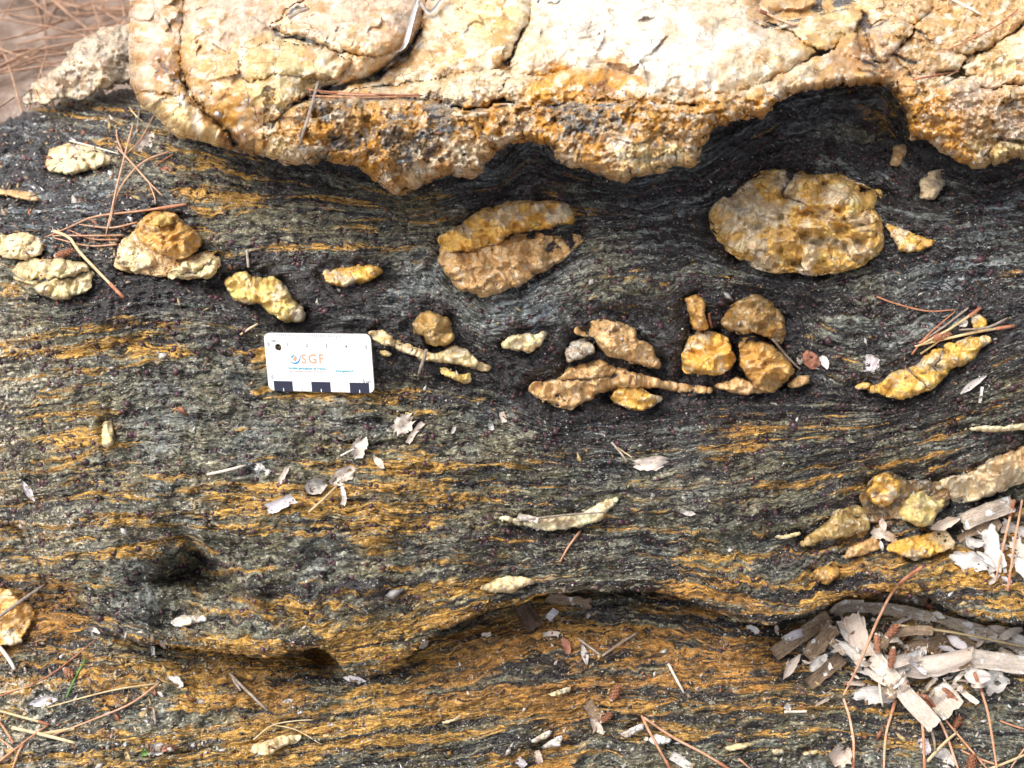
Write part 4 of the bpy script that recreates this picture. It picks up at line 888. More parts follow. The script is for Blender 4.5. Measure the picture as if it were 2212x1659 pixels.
_m = _t.nodes.new('ShaderNodeMix'); _m.data_type = 'RGBA'; _m.inputs[7].default_value = (.50, .47, .43, 1); _t.links.new(_r.outputs[0], _m.inputs[0]); _t.links.new(_src, _m.inputs[6]); _t.links.new(_m.outputs[2], _b.inputs['Base Color']); MK = matte('ink_navy', (.018, .020, .045)); MGY = matte('ink_grey', (.12, .11, .12)); MOR = matte('ink_orange', (.72, .32, .19))
MBL = matte('ink_blue', (.02, .22, .55)); MTE = matte('ink_teal', (.03, .32, .42)); MPK = matte('ink_pink', (.60, .36, .33)); MPL = matte('ink_plum', (.50, .32, .34))
def zc(zx, zy):                                        # card position in metres from its centre
    x, y = zx - 80, zy - 85
    ax, ay, bx, by = 2005 / 54.6, 45 / 54.6, 45 / 28.3, 1040 / 28.3
    det = ax * by - ay * bx
    return (((x * by - y * bx) / det) - 27.3) * .001, -(((y * ax - x * ay) / det) - 14.15) * .001
def card_part(name, me, mat, z=0.0):
    me.materials.clear(); me.materials.append(mat)
    o = bpy.data.objects.new(name, me); COL.objects.link(o); o.parent = CARD; o.location = (0, 0, z); return o
def poly_mesh(name, polys, extr=.00004, holes=()):
    cu = bpy.data.curves.new(name, 'CURVE'); cu.dimensions = '2D'; cu.fill_mode = 'BOTH'; cu.extrude = extr
    for p in list(polys) + list(holes):
        sp = cu.splines.new('POLY'); sp.points.add(len(p) - 1); sp.use_cyclic_u = True
        for q, (a, b) in zip(sp.points, p): q.co = (a, b, 0, 1)
    o = bpy.data.objects.new(name, cu); COL.objects.link(o)
    me = bpy.data.meshes.new_from_object(o.evaluated_get(bpy.context.evaluated_depsgraph_get()))
    bpy.data.objects.remove(o); bpy.data.curves.remove(cu); me.name = name
    return me
def arc(cx, cy, r, a0, a1, n):
    return [(cx + r * math.cos(a0 + (a1 - a0) * i / n), cy + r * math.sin(a0 + (a1 - a0) * i / n)) for i in range(n + 1)]
hw, hh, cr = .0273, .01415, .0029
outl = arc(hw - cr, hh - cr, cr, 0, math.pi / 2, 8) + arc(-hw + cr, hh - cr, cr, math.pi / 2, math.pi, 8) + arc(-hw + cr, -hh + cr, cr, math.pi, 1.5 * math.pi, 8) + arc(hw - cr, -hh + cr, cr, 1.5 * math.pi, 2 * math.pi, 8)
hx, hy = zc(346, 346)
card_part('card_sheet', poly_mesh('card_sheet', [outl], .0004, [arc(hx, hy, .00172, 0, 2 * math.pi * 31 / 32, 31)]), MW)
ZP = .00043
def rect(x0, y0, x1, y1): return [(x0, y0), (x1, y0), (x1, y1), (x0, y1)]
x0, yt = zc(168, 98); x5, _ = zc(2008, 139)
tl = []; tl5 = []
for i in range(51):
    xx = x0 + (x5 - x0) * i / 50; L = .0031 if i % 10 == 0 else (.0024 if i % 5 == 0 else .0013); tw = .00011
    (tl5 if i % 10 == 0 else tl).append(rect(xx - tw, hh - .0003 - L, xx + tw, hh - .0003))
card_part('ruler_ticks', poly_mesh('ruler_ticks', tl), MGY, ZP); card_part('ruler_ticks', poly_mesh('ruler_ticks', tl5), MPK, ZP)
bx0, by0 = zc(226, 943); bx1, by1 = zc(2040, 1175); bw = (bx1 - bx0) / 5; by0 -= .0002
for i in (0, 2, 4):
    b = rect(bx0 + i * bw, by1, bx0 + (i + 1) * bw, by0); mid = bx0 + (i + .5) * bw
    card_part('scale_bar', poly_mesh('scale_bar', [b]), MK, ZP)
    card_part('half_mark', poly_mesh('half_mark', [rect(mid - .0002, by1 + .0001, mid + .0002, by1 + .0016)]), MW, ZP + .00008)
for i in (1, 3):
    mid = bx0 + (i + .5) * bw
    card_part('half_mark', poly_mesh('half_mark', [rect(mid - .00009, by1 + .0001, mid + .00009, by1 + .0015)]), MGY, ZP)
    card_part('bar_line', poly_mesh('bar_line', [rect(bx0 + i * bw, by0 - .00007, bx0 + (i + 1) * bw, by0)]), MGY, ZP)
def text(name, body, zx, zy, size, mat, align='CENTER', off=.00005, sx=1.0, space=1.0):
    cu = bpy.data.curves.new(name, 'FONT'); cu.body = body; cu.size = size; cu.extrude = .00003; cu.align_x = align; cu.align_y = 'CENTER'
    cu.offset = off; cu.space_character = space; cu.resolution_u = 3
    o = bpy.data.objects.new(name, cu); COL.objects.link(o)
    me = bpy.data.meshes.new_from_object(o.evaluated_get(bpy.context.evaluated_depsgraph_get()))
    bpy.data.objects.remove(o); bpy.data.curves.remove(cu)
    p = card_part(name, me, mat, ZP); x, y = zc(zx, zy); p.location = (x, y, ZP); p.scale = (sx, 1, 1); return p
for ch, zx, zy in (('0', 166, 290), ('1', 533, 303), ('2', 897, 318), ('3', 1264, 332), ('4', 1633, 345), ('5', 2006, 358), ('0', 208, 884)):
    text('numeral', ch, zx, zy, .0023, MGY)
text('unit_text', 'CM', 263, 234, .00125, MGY, sx=1.25); text('numeral', '5', 1943, 960, .0023, MGY); text('unit_text', 'CM', 2023, 974, .00125, MGY, sx=1.25)
for ch, zx in (('S', 829), ('G', 992), ('F', 1157)):
    text('logo_letter', ch, zx, 566, .0064, MOR, off=.00012, sx=.92 if ch != 'G' else 1.0)
text('society_name', 'Soci\u00e9t\u00e9 g\u00e9ologique de France', 880, 728, .00163, MTE, sx=1.0)
text('motto_text', 'Des g\u00e9ologues au service de la soci\u00e9t\u00e9', 878, 783, .00120, MPK, sx=1.02)
text('web_address', 'www.geosoc.fr', 1582, 776, .00165, MTE, sx=.93)
for zy in (728, 820):
    a, b = zc(1358, zy - 9), zc(1806, zy + 10)
    card_part('rule_line', poly_mesh('rule_line', [rect(a[0], b[1], b[0], b[1] + .00008)]), MPL, ZP)
sw = [zc(*p) for p in [(540,570),(575,598),(620,620),(660,622),(700,608),(735,570),(755,520),(772,465),(770,520),(757,575),(730,622),(690,645),(650,650),(605,634),(565,602)]]
card_part('logo_swoosh', poly_mesh('logo_swoosh', [sw]), MBL, ZP)
gcx, gcy = zc(640, 540)
card_part('logo_globe', poly_mesh('logo_globe', [arc(gcx, gcy, .00152, 0, 6.08, 30)], .00003, [arc(gcx, gcy, .00138, 0, 6.08, 30)]), MTE, ZP)
card_part('globe_land', poly_mesh('globe_land', [[zc(*p) for p in [(655,505),(680,510),(690,540),(680,575),(660,590),(640,580),(618,560),(615,545),(640,535),(655,540),(640,520)]]], .00003), MOR, ZP)
card_part('globe_sea', poly_mesh('globe_sea', [[zc(*p) for p in [(592,520),(615,495),(640,490),(655,500),(630,510),(625,530),(600,540)]], [zc(*p) for p in [(655,585),(685,570),(690,560),(680,585),(660,595)]]], .00003), MTE, ZP)
cd_ = polysdf([(566,718),(806,723),(810,849),(572,840)], GX, GY)
SURF = np.where(cd_ > 0, CARDW + .001, SURF)

# ---------------------------------------------------------------- things lying on the rock
MATS = {
 'tan': plain_material('needle_tan', [(.3, (.36, .17, .085)), (.5, (.55, .30, .175)), (.7, (.68, .44, .30))], .55, 300, .0002),
 'straw': plain_material('needle_straw', [(.3, (.46, .33, .16)), (.5, (.62, .48, .27)), (.7, (.74, .63, .42))], .55, 300, .0002),
 'grey': plain_material('twig_grey', [(.3, (.15, .11, .085)), (.5, (.31, .25, .20)), (.7, (.50, .44, .38))], .8, 300, .0004),
 'red': plain_material('needle_red', [(.3, (.26, .09, .045)), (.5, (.42, .17, .09)), (.7, (.55, .27, .16))], .55, 300, .0002),
 'green': plain_material('grass_green', [(.3, (.06, .15, .03)), (.6, (.16, .30, .08))], .5, 300, .0002),
 'pale': plain_material('dry_stalk', [(.3, (.50, .42, .32)), (.5, (.68, .61, .50)), (.7, (.80, .75, .66))], .7, 300, .0003),
 'bark': plain_material('bark_brown', [(.3, (.085, .055, .035)), (.48, (.22, .15, .095)), (.6, (.36, .265, .175)), (.75, (.50, .40, .29))], .8, 0, .0008, True, ((.72, .71, .68), 170, .60)),
 'wood': plain_material('weathered_wood', [(.3, (.22, .165, .12)), (.46, (.46, .375, .295)), (.6, (.64, .56, .47)), (.75, (.74, .69, .62))], .8, 0, .0007, True, ((.78, .78, .76), 150, .58)),
 'paper': plain_material('papery_white', [(.28, (.28, .23, .19)), (.42, (.52, .47, .42)), (.6, (.70, .67, .63)), (.75, (.80, .78, .76))], .75, 0, .0006, True),
 'leaf': plain_material('dry_leaf', [(.28, (.36, .27, .20)), (.45, (.58, .47, .38)), (.6, (.70, .61, .53)), (.75, (.78, .72, .66))], .7, 0, .0005, True),
 'brown': plain_material('dark_bark', [(.3, (.040, .025, .018)), (.5, (.10, .062, .042)), (.7, (.22, .155, .115))], .8, 0, .0008, True),
 'rust': plain_material('red_leaf', [(.3, (.20, .075, .045)), (.5, (.36, .155, .095)), (.7, (.50, .28, .19))], .6, 0, .0004, True),
 'lilac': plain_material('lilac_leaf', [(.3, (.40, .34, .36)), (.5, (.62, .57, .58)), (.7, (.74, .71, .71))], .7, 0, .0004, True),
}
def rest(C, lift, stiff=3):
    h = surf(C[:, 0], C[:, 1]); n = len(h)
    hm = np.array([h[max(0, i - 1):i + 2].max() for i in range(n)])
    t = np.linspace(0, 1, n); a = np.polyfit(t, hm, 1 if stiff > 4 else min(stiff, 3)); fit = np.polyval(a, t)
    return fit + max(0, np.percentile(hm - fit, 85)) + lift
def needle(pts, r, col, label, group, name='pine_needle', cat='pine needle', lift=.0, n=16, taper=.45, flat=.75, stiff=3):
    C = catmull(pts, n); w = rest(C, r * K + lift, stiff)
    C3 = F(C[:, 0] + .5 * perlin(np.arange(n) * .4, np.arange(n) * 0, int(abs(pts[0][0]))), C[:, 1], w)
    t = np.linspace(0, 1, n); rr = r * K * (1 - taper * np.clip((t - .5) * 2, 0, 1) ** 2)
    v, f = tube_mesh(C3, rr, 6, flat)
    o = mesh_obj(name, v, f, MATS[col])
    if name == 'pine_needle' and r >= 2.5:
        k_ = 0 if int(pts[0][0]) % 2 else n - 4
        v, f = tube_mesh(C3[k_:k_ + 4], rr[k_:k_ + 4].max() * 1.35, 6, flat); mesh_obj('sheath', v, f, MATS['red'], parent=o)
    return tag(o, label, cat, group)
def strip(name, pts, wd, col, label, cat, group, lift=.0006, curl=.18, ragged=.5, prof='bark', thick=.0005, bend=0.0, roll=0.0, seed=None, stiff=2, nl=14, nw=7, parent=None):
    seed = int(pts[0][0] * 7 + pts[0][1]) if seed is None else seed
    C = catmull(pts, nl); L = np.hypot(*np.diff(C, axis=0).T).sum()
    w0 = rest(C, 0, stiff)
    T = np.gradient(C, axis=0); T /= np.hypot(T[:, 0], T[:, 1])[:, None] + 1e-9; N = np.stack([-T[:, 1], T[:, 0]], -1)
    t = np.linspace(0, 1, nl)
    rg = np.random.default_rng(seed)
    if prof == 'leaf': hwid = np.sin(math.pi * np.clip(t, .03, .97)) ** .7
    elif prof == 'flake': hwid = np.clip(np.sin(math.pi * np.clip(t, .05, .95)), 0, 1) ** .45
    else: hwid = np.ones(nl)
    lf = hwid * (1 + ragged * .5 * fbm(t * 2.6, t * 0 + .5, seed, 4, .6)); rt = hwid * (1 + ragged * .5 * fbm(t * 3.5, t * 0 + .5, seed + 1, 3, .7))
    v = np.linspace(-1, 1, nw)
    S = np.where(v[None] < 0, lf[:, None], rt[:, None]) * v[None] * wd / 2
    endj = ragged * wd * .45
    e0 = endj * perlin(v * 3, v * 0 + .3, seed + 2); e1 = endj * perlin(v * 3, v * 0 + .7, seed + 3)
    off = e0[None] * (1 - t)[:, None] ** 4 + e1[None] * t[:, None] ** 4
    X = C[:, 0:1] + N[:, 0:1] * S + T[:, 0:1] * off; Y = C[:, 1:2] + N[:, 1:2] * S + T[:, 1:2] * off
    wk = wd * K
    W = w0[:, None] + lift + curl * wk * (v[None] ** 2) * hwid[:, None] - min(0, curl) * wk + roll * wk * .5 * v[None] + bend * L * K * (t[:, None] - .5) ** 2 * 4 * (1 if bend > 0 else 1)
    W = W + (.16 if prof == 'bark' else .30) * wk * fbm(t[:, None] * 2.6 + 0 * v, v[None] * 1.1 + 0 * t[:, None], seed + 5, 3) + thick
    s = surf(X, Y); W = W + max(0, np.percentile(s - W, 60) + .0004)
    top = F(X, Y, W).reshape(-1, 3); n = len(top)
    bot = F(X, Y, W - thick * (1 + .3 * perlin(X / 9, Y / 9, seed + 8))).reshape(-1, 3)
    i = np.arange(n).reshape(nl, nw)
    q = np.stack([i[1:, :-1], i[1:, 1:], i[:-1, 1:], i[:-1, :-1]], -1).reshape(-1, 4)
    fc = [tuple(a) for a in q] + [tuple(a[::-1] + n) for a in q]
    loop = list(i[0, :]) + list(i[1:, -1]) + list(i[-1, -2::-1]) + list(i[-2:0:-1, 0])
    for a, b in zip(loop, loop[1:] + loop[:1]): fc.append((int(b), int(a), int(a) + n, int(b) + n))
    fl = np.stack([S / wd * 0 + (S / 22), (t[:, None] * L / 22) + 0 * S, 0 * S], -1)[..., [1, 0, 2]].reshape(-1, 3)
    fl = np.vstack([fl, fl + (0, .3, 0)])
    o = mesh_obj(name, np.vstack([top, bot]), fc, MATS[col], attrs={'flow': ('FLOAT_VECTOR', fl)})
    tag(o, label, cat, group)
    deposit(X, Y, W, np.ones_like(X, bool)); return o   # later things rest on it
BG = 'bark and leaf pieces in the pile under the overhang'
PILE = [   # lowest first
 ([(1897,1290),(1950,1292),(2003,1301)], 22, 'bark', 'dark bark strip tucked highest under the overhang', {}),
 ([(1842,1500),(1935,1505)], 40, 'paper', 'torn papery scrap under the left side of the pile', dict(prof='flake')),
 ([(2105,1482),(2174,1462)], 56, 'paper', 'whitish flaking scrap under the broad pale strip', dict(prof='flake')),
 ([(1801,1316),(1890,1316),(1989,1328),(2110,1360),(2230,1402)], 27, 'wood', 'long pale strip running along under the overhang', dict(curl=-.15, nl=18, stiff=3)),
 ([(2020,1364),(2060,1374),(2112,1400)], 24, 'bark', 'tan bark strip below the long pale strip', {}),
 ([(1966,1326),(2040,1340),(2075,1352)], 10, 'bark', 'narrow brown splinter along the long strip', {}),
 ([(1979,1324),(2023,1340)], 26, 'paper', 'white peeling flake on the long pale strip', dict(prof='flake')),
 ([(2085,1366),(2157,1378)], 32, 'paper', 'white papery sheet peeling at the right of the pile', dict(prof='flake', curl=.3)),
 ([(2165,1370),(2225,1392)], 24, 'paper', 'curled papery end at the right edge of the pile', dict(curl=.4)),
 ([(1958,1408),(2010,1396),(2058,1384)], 40, 'bark', 'short grey brown bark block in the middle of the pile', dict(curl=.1)),
 ([(1671,1413),(1735,1370),(1791,1331)], 33, 'bark', 'brown bark plank sticking out furthest left', dict(ragged=.15, curl=-.08, thick=.0014, lift=.004)),
 ([(1743,1418),(1775,1385),(1801,1352)], 36, 'bark', 'bark plank with white spots right of the furthest left one', dict(ragged=.4, lift=.005)),
 ([(1746,1480),(1785,1448),(1820,1420)], 30, 'bark', 'lowest left bark plank speckled with white rings', dict(ragged=.3, lift=.004)),
 ([(1750,1449),(1768,1432),(1786,1414)], 24, 'paper', 'white chip between the two left bark planks', dict(prof='flake', lift=.006)),
 ([(1802,1384),(1835,1404),(1866,1426)], 25, 'paper', 'white flake in the centre left of the pile', dict(prof='flake', lift=.007)),
 ([(1815,1340),(1826,1362),(1837,1384)], 20, 'paper', 'white sliver beside the tall grey sheet', dict(lift=.006)),
 ([(1794,1386),(1824,1412)], 12, 'wood', 'thin pale splinter in the centre left of the pile', dict(lift=.007)),
 ([(1835,1330),(1855,1375),(1878,1418)], 46, 'leaf', 'tall pale grey leaf sheet with a ragged foot', dict(ragged=.6, lift=.008, prof='bark')),
 ([(1883,1417),(1952,1495),(2020,1570)], 37, 'wood', 'long grey brown strip running to the lower right', dict(ragged=.25, curl=-.2, thick=.0013, lift=.006, nl=16)),
 ([(2018,1492),(2062,1536)], 62, 'wood', 'wide square ended wood piece at the bottom of the pile', dict(ragged=.25, curl=-.1, lift=.004, thick=.0013)),
 ([(1904,1478),(1938,1505)], 32, 'bark', 'spotted bark scrap against the long lower strip', dict(prof='flake', lift=.003)),
 ([(1948,1441),(2020,1440),(2105,1417)], 46, 'leaf', 'broad pale leaf blade across the right of the pile', dict(curl=-.22, lift=.009, ragged=.4)),
 ([(2100,1422),(2160,1430),(2245,1441)], 40, 'wood', 'smooth cream strip running off the right edge', dict(curl=-.2, ragged=.15, lift=.011)),
 ([(1904,1400),(1925,1375),(1965,1362),(2017,1362)], 20, 'bark', 'curved brown strip arching over the little cones', dict(lift=.012, curl=-.3, nl=16, stiff=3)),
 ([(1941,1459),(1952,1478),(1958,1494)], 24, 'leaf', 'folded tan leaf scrap under the broad blade', dict(prof='flake', lift=.008)),
 ([(2058,1475),(2085,1498),(2112,1520)], 12, 'wood', 'narrow pale splinter at lower right of the pile', dict(lift=.004)),
 ([(1999,1490),(2020,1466)], 10, 'wood', 'tiny pale splinter by the spreading needles', dict(lift=.006)),
 ([(2082,1448),(2106,1460),(2140,1462)], 34, 'paper', 'clean white chip lying on the broad blade', dict(prof='flake', ragged=.2, lift=.010)),
 ([(1692,1467),(1710,1440),(1729,1413)], 18, 'leaf', 'twisted grey leaf left of the pile', dict(prof='leaf', lift=.004, curl=.35)),
 ([(2015,1322),(2042,1336)], 14, 'paper', 'upright white shred near the overhang', dict(prof='leaf', lift=.008)),
 ([(1866,1300),(1820,1302),(1795,1322)], 9, 'wood', 'thin curved root along the top of the pile', dict(lift=.006, stiff=3)),
]
def bits(n, fx, fy, sx, sy, rot, label, group, names, ws, lf, seed):
    r_ = np.random.default_rng(seed)
    for k in range(n):
        x_ = r_.normal(fx, sx); y_ = r_.normal(fy, sy); a_ = r_.normal(rot, .8); L_ = r_.uniform(*ws); c_ = names[r_.integers(0, len(names))]
        if y_ < lip(x_) + 14 and fy > 1300: y_ = lip(x_) + 14 + abs(r_.normal(0, 25))
        q_ = [(x_ - L_ * math.cos(a_) / 2, y_ - L_ * math.sin(a_) / 2), (x_ + r_.normal(0, 2), y_ + r_.normal(0, 2)), (x_ + L_ * math.cos(a_) / 2, y_ + L_ * math.sin(a_) / 2)]
        strip('bark_shred', q_, L_ * r_.uniform(.12, .42), c_, ('long ' if L_ > (ws[0] + ws[1]) / 2 else 'short ') + {'paper': 'white ', 'leaf': 'tan ', 'wood': 'grey ', 'bark': 'brown ', 'lilac': 'lilac grey '}[c_] + label + ((' at its left end' if x_ < 1915 else ' in its middle' if x_ < 2030 else ' at its right end') if fx < 2100 else (' near its top' if y_ < 1180 else ' near its foot')), 'shred', group, prof=('bark', 'flake', 'leaf')[r_.integers(0, 3)], ragged=r_.uniform(.4, 1), lift=r_.uniform(0, lf), curl=r_.uniform(-.2, .4), nl=8, nw=4, seed=seed + k)
bits(26, 1960, 1425, 110, 50, .4, 'shred packed under the bark pile', 'shreds packed under the bark pile', ['paper', 'leaf', 'wood', 'bark', 'paper'], (16, 42), .003, 401)
for p, wd, c, l, kw in PILE:
    nm = {'bark': 'bark_strip', 'wood': 'wood_strip', 'paper': 'papery_flake', 'leaf': 'leaf_piece'}[c]
    strip(nm, p, wd, c, l, nm.replace('_', ' '), BG, **kw)
HG = 'papery pieces in the heap by the right edge'
HEAP = [
 ([(2135,1112),(2150,1150)], 40, 'bark', 'brown bark patch under the papery heap', dict(prof='flake')),
 ([(2068,1166),(2105,1147),(2140,1133)], 20, 'bark', 'narrow brown strip along the left of the papery heap', {}),
 ([(2054,1203),(2095,1214),(2135,1226)], 46, 'paper', 'lowest white patch of the papery heap', dict(prof='flake', ragged=.7)),
 ([(2133,1140),(2145,1185),(2160,1232)], 42, 'paper', 'long pale sheet hanging down in the papery heap', dict(ragged=.8, lift=.002)),
 ([(2165,1134),(2222,1158)], 28, 'paper', 'pale strip at the top right of the papery heap', dict(ragged=.6)),
 ([(2187,1170),(2222,1210)], 34, 'leaf', 'tan scrap at the right edge of the papery heap', dict(ragged=.6)),
 ([(2195,1205),(2225,1245)], 36, 'paper', 'white scrap lowest at the right edge', dict(prof='flake')),
 ([(2085,1160),(2105,1172),(2128,1174)], 20, 'paper', 'small curled white shaving on the heap', dict(prof='leaf', curl=.6, lift=.003)),
 ([(2109,1190),(2130,1206),(2150,1226)], 14, 'paper', 'thin white shaving low on the heap', dict(prof='leaf', curl=.4)),
 ([(2078,1126),(2130,1108),(2188,1086)], 38, 'wood', 'grey weathered bark block above the heap', dict(ragged=.3, thick=.002, curl=-.12, lift=.003)),
 ([(2010,1142),(2044,1130),(2075,1119)], 24, 'leaf', 'papery curled leaf left of the grey block', dict(prof='leaf', curl=.7, lift=.002)),
 ([(1883,1148),(1912,1156),(1937,1164)], 24, 'wood', 'fibrous chip perched over the long honey lens', dict(ragged=.9, lift=.001)),
 ([(1905,1118),(1910,1148)], 16, 'leaf', 'pale leaf scrap standing above the fibrous chip', dict(prof='leaf')),
 ([(1901,1167),(1907,1190)], 9, 'paper', 'white shred below the fibrous chip', dict(prof='leaf')),
 ([(2163,1250),(2185,1262)], 22, 'lilac', 'pale scrap under the hanging needle ends', dict(prof='flake')),
]
bits(64, 1985, 1420, 110, 45, .5, 'shred loose on the bark pile', 'shreds on top of the bark pile', ['paper', 'leaf', 'wood', 'bark', 'wood', 'lilac'], (18, 62), .004, 501)
bits(24, 2160, 1180, 35, 35, .8, 'shred in the papery heap', 'shreds in the papery heap', ['paper', 'leaf', 'paper', 'wood'], (14, 34), .002, 551)
for p, wd, c, l, kw in HEAP:
    nm = {'bark': 'bark_strip', 'wood': 'bark_chip', 'paper': 'papery_flake', 'leaf': 'leaf_piece', 'lilac': 'leaf_piece'}[c]
    strip(nm, p, wd, c, l, nm.replace('_', ' '), HG, **kw)
FG = 'loose dry flakes scattered over the rock'
FLK = [
 ([(858,938),(868,920),(890,902)], 34, 'leaf', 'large pale leaf flake below the quartz strip', dict(prof='flake', ragged=.9)),
 ([(880,957),(895,935),(914,912)], 9, 'leaf', 'ragged strip beside the large pale leaf flake', {}),
 ([(762,984),(776,965),(788,945)], 28, 'leaf', 'toothed leaf fragment below the card', dict(prof='flake', ragged=.6)),
 ([(806,985),(818,998),(829,1012)], 13, 'leaf', 'small pointed flake right of the toothed leaf', dict(prof='leaf')),
 ([(712,1044),(740,1028),(767,1014)], 28, 'leaf', 'curved brown and white leaf above the cupped one', dict(prof='flake', ragged=.5, curl=.25)),
 ([(660,1046),(680,1050),(704,1042)], 28, 'paper', 'white cupped leaf on the ochre layers', dict(prof='flake', curl=.4, ragged=.4)),
 ([(575,1098),(605,1090),(634,1074)], 18, 'lilac', 'pinkish bark flake left of the cupped leaf', dict(ragged=.7)),
 ([(551,1008),(564,1016),(580,1022)], 20, 'paper', 'crumpled white flake near the pale stick', dict(prof='flake', ragged=1)),
 ([(603,1043),(612,1026),(620,1010)], 8, 'leaf', 'pink slanted sliver near the pale stick', {}),
 ([(741,1062),(744,1076),(740,1090)], 9, 'leaf', 'small bracket shaped bark bit', {}),
 ([(738,1050),(746,1078)], 6, 'paper', 'narrow white bit beside the bracket shaped one', {}),
 ([(1083,890),(1090,912)], 9, 'leaf', 'pale splinter below the black fold', {}),
 ([(1058,914),(1063,929)], 9, 'paper', 'small white chip below the black fold', {}),
 ([(974,938),(985,920)], 7, 'paper', 'white sliver right of the large pale flake', dict(prof='leaf')),
 ([(1368,1002),(1405,1002),(1444,995)], 24, 'leaf', 'big tan flake right of the knobbed twig', dict(prof='flake', ragged=.6)),
 ([(1738,760),(1752,778),(1768,793)], 24, 'rust', 'smooth red brown leaf bit in the black schist', dict(prof='flake', ragged=.2, curl=.1)),
 ([(1772,770),(1782,782),(1788,796)], 13, 'paper', 'bluish white chip right of the red brown bit', dict(prof='flake')),
 ([(1722,772),(1732,786)], 10, 'paper', 'small white bit left of the red brown bit', dict(prof='flake')),
 ([(1866,782),(1880,786),(1896,790)], 26, 'lilac', 'square grey tan chip above the rising lens', dict(prof='bark', ragged=.7)),
 ([(2075,851),(2100,830),(2131,812)], 12, 'paper', 'pale splinter on the brown layers at right', dict(prof='leaf')),
 ([(2122,835),(2119,855),(2116,870)], 5, 'paper', 'frayed fibre hanging from the pale splinter', {}),
 ([(2072,704),(2082,696),(2086,688)], 15, 'paper', 'translucent white flake in the needle bundle', dict(prof='flake')),
 ([(294,326),(314,308),(333,290)], 27, 'leaf', 'cream dry leaf under the needles at left', dict(prof='flake', ragged=.4, curl=.15)),
 ([(345,364),(373,366)], 9, 'rust', 'small pinkish leaf bit under the block at left', dict(prof='leaf')),
 ([(62,1522),(92,1516),(124,1510)], 16, 'lilac', 'pale lilac leaf at the lower left', dict(prof='leaf', ragged=.3)),
 ([(365,1462),(380,1472),(396,1486)], 18, 'paper', 'torn white shreds where the needle pair meets', dict(prof='flake', ragged=1)),
 ([(390,1452),(406,1438),(420,1420)], 10, 'brown', 'dark pointed leaf beside the white shreds', dict(prof='leaf')),
 ([(340,1494),(352,1504)], 7, 'paper', 'small white seed husk below the needle pair', dict(prof='leaf')),
 ([(606,1522),(620,1516),(634,1512)], 8, 'paper', 'white seed on the ochre ledge', dict(prof='leaf')),
 ([(329,1396),(331,1416)], 7, 'paper', 'upright white sliver below the ochre band', {}),
 ([(345,1384),(358,1402)], 7, 'paper', 'frayed white sliver on the ochre band', dict(prof='leaf', ragged=1)),
 ([(193,1356),(216,1366)], 8, 'paper', 'white chip on the outcrop edge at lower left', {}),
 ([(75,1082),(60,1060),(48,1040)], 12, 'lilac', 'twisted grey leaf on the left edge', dict(prof='leaf', curl=.4)),
 ([(1804,1655),(1815,1635),(1828,1615)], 38, 'leaf', 'cupped pinkish leaf at the bottom edge', dict(prof='flake', curl=.5)),
 ([(2020,1622),(2058,1656)], 32, 'paper', 'white flake under the lower right needles', dict(prof='flake')),
 ([(1987,1596),(1996,1612),(2005,1628)], 22, 'lilac', 'grey leaf scrap under the knotted straw stem', dict(prof='flake')),
 ([(1450,1630),(1476,1648),(1494,1660)], 16, 'paper', 'white chip under the forked needle', dict(ragged=.3)),
 ([(1694,1530),(1708,1524)], 14, 'paper', 'white blob by the whitish stub', dict(prof='flake')),
 ([(1714,1480),(1728,1490),(1744,1498)], 16, 'brown', 'dark plum coloured scale left of the pile', dict(prof='flake', ragged=.2)),
 ([(1266,1517),(1280,1534),(1298,1552)], 22, 'bark', 'grey tan chip on the lower ledge', dict(ragged=.6)),
 ([(1276,1552),(1292,1572),(1304,1585)], 15, 'leaf', 'tan husk below the grey tan chip', dict(prof='leaf')),
 ([(1116,1640),(1135,1655)], 14, 'lilac', 'pinkish chip at the bottom centre', {}),
 ([(1158,1622),(1166,1648)], 12, 'leaf', 'tan chip at the bottom centre', {}),
 ([(1258,1392),(1262,1412),(1268,1436)], 11, 'paper', 'white splinter beside the V of sticks', dict(prof='leaf')),
 ([(1184,1338),(1201,1317)], 13, 'lilac', 'pale grey chip under the overhang', dict(ragged=.3)),
 ([(1181,1300),(1230,1304),(1276,1310)], 24, 'bark', 'dark weathered chip under the overhang', dict(ragged=.8)),
 ([(1127,1308),(1140,1330),(1158,1356)], 32, 'brown', 'dark brown bark plate under the overhang', dict(ragged=.3, curl=-.2)),
 ([(1213,1378),(1222,1394),(1230,1412)], 14, 'rust', 'pinkish flake left of the V of sticks', dict(prof='flake')),
 ([(742,1464),(764,1466),(790,1472)], 12, 'lilac', 'grey leaf at the foot of the ochre nose', dict(prof='leaf')),
 ([(688,1460),(708,1448),(728,1436)], 10, 'bark', 'brown leaf in the small hole', dict(prof='leaf')),
 ([(1988,1250),(1995,1274)], 12, 'brown', 'dark curled flake on the ochre layers at right', dict(prof='leaf', curl=.4)),
 ([(1612,1354),(1626,1360),(1640,1366)], 13, 'paper', 'white flake below the rusty folds', dict(prof='flake')),
 ([(1472,1107),(1502,1110)], 9, 'paper', 'white fleck on the folded layers', dict(prof='leaf')),
 ([(1118,1114),(1140,1119),(1162,1124)], 9, 'leaf', 'pinkish wood chip on the lemon lens', {}),
 ([(1208,1372),(1196,1368),(1172,1372)], 8, 'leaf', 'small wood scrap under the overhang', {}),
 ([(1040,1374),(1060,1370)], 9, 'leaf', 'tan chip in the shadowed gap', {}),
 ([(905,1402),(916,1392),(926,1384)], 12, 'leaf', 'pale curled bits in the shadowed gap', dict(prof='leaf')),
 ([(1392,1592),(1400,1600)], 8, 'leaf', 'tiny tan bud at the fork of the needle', dict(prof='leaf')),
]
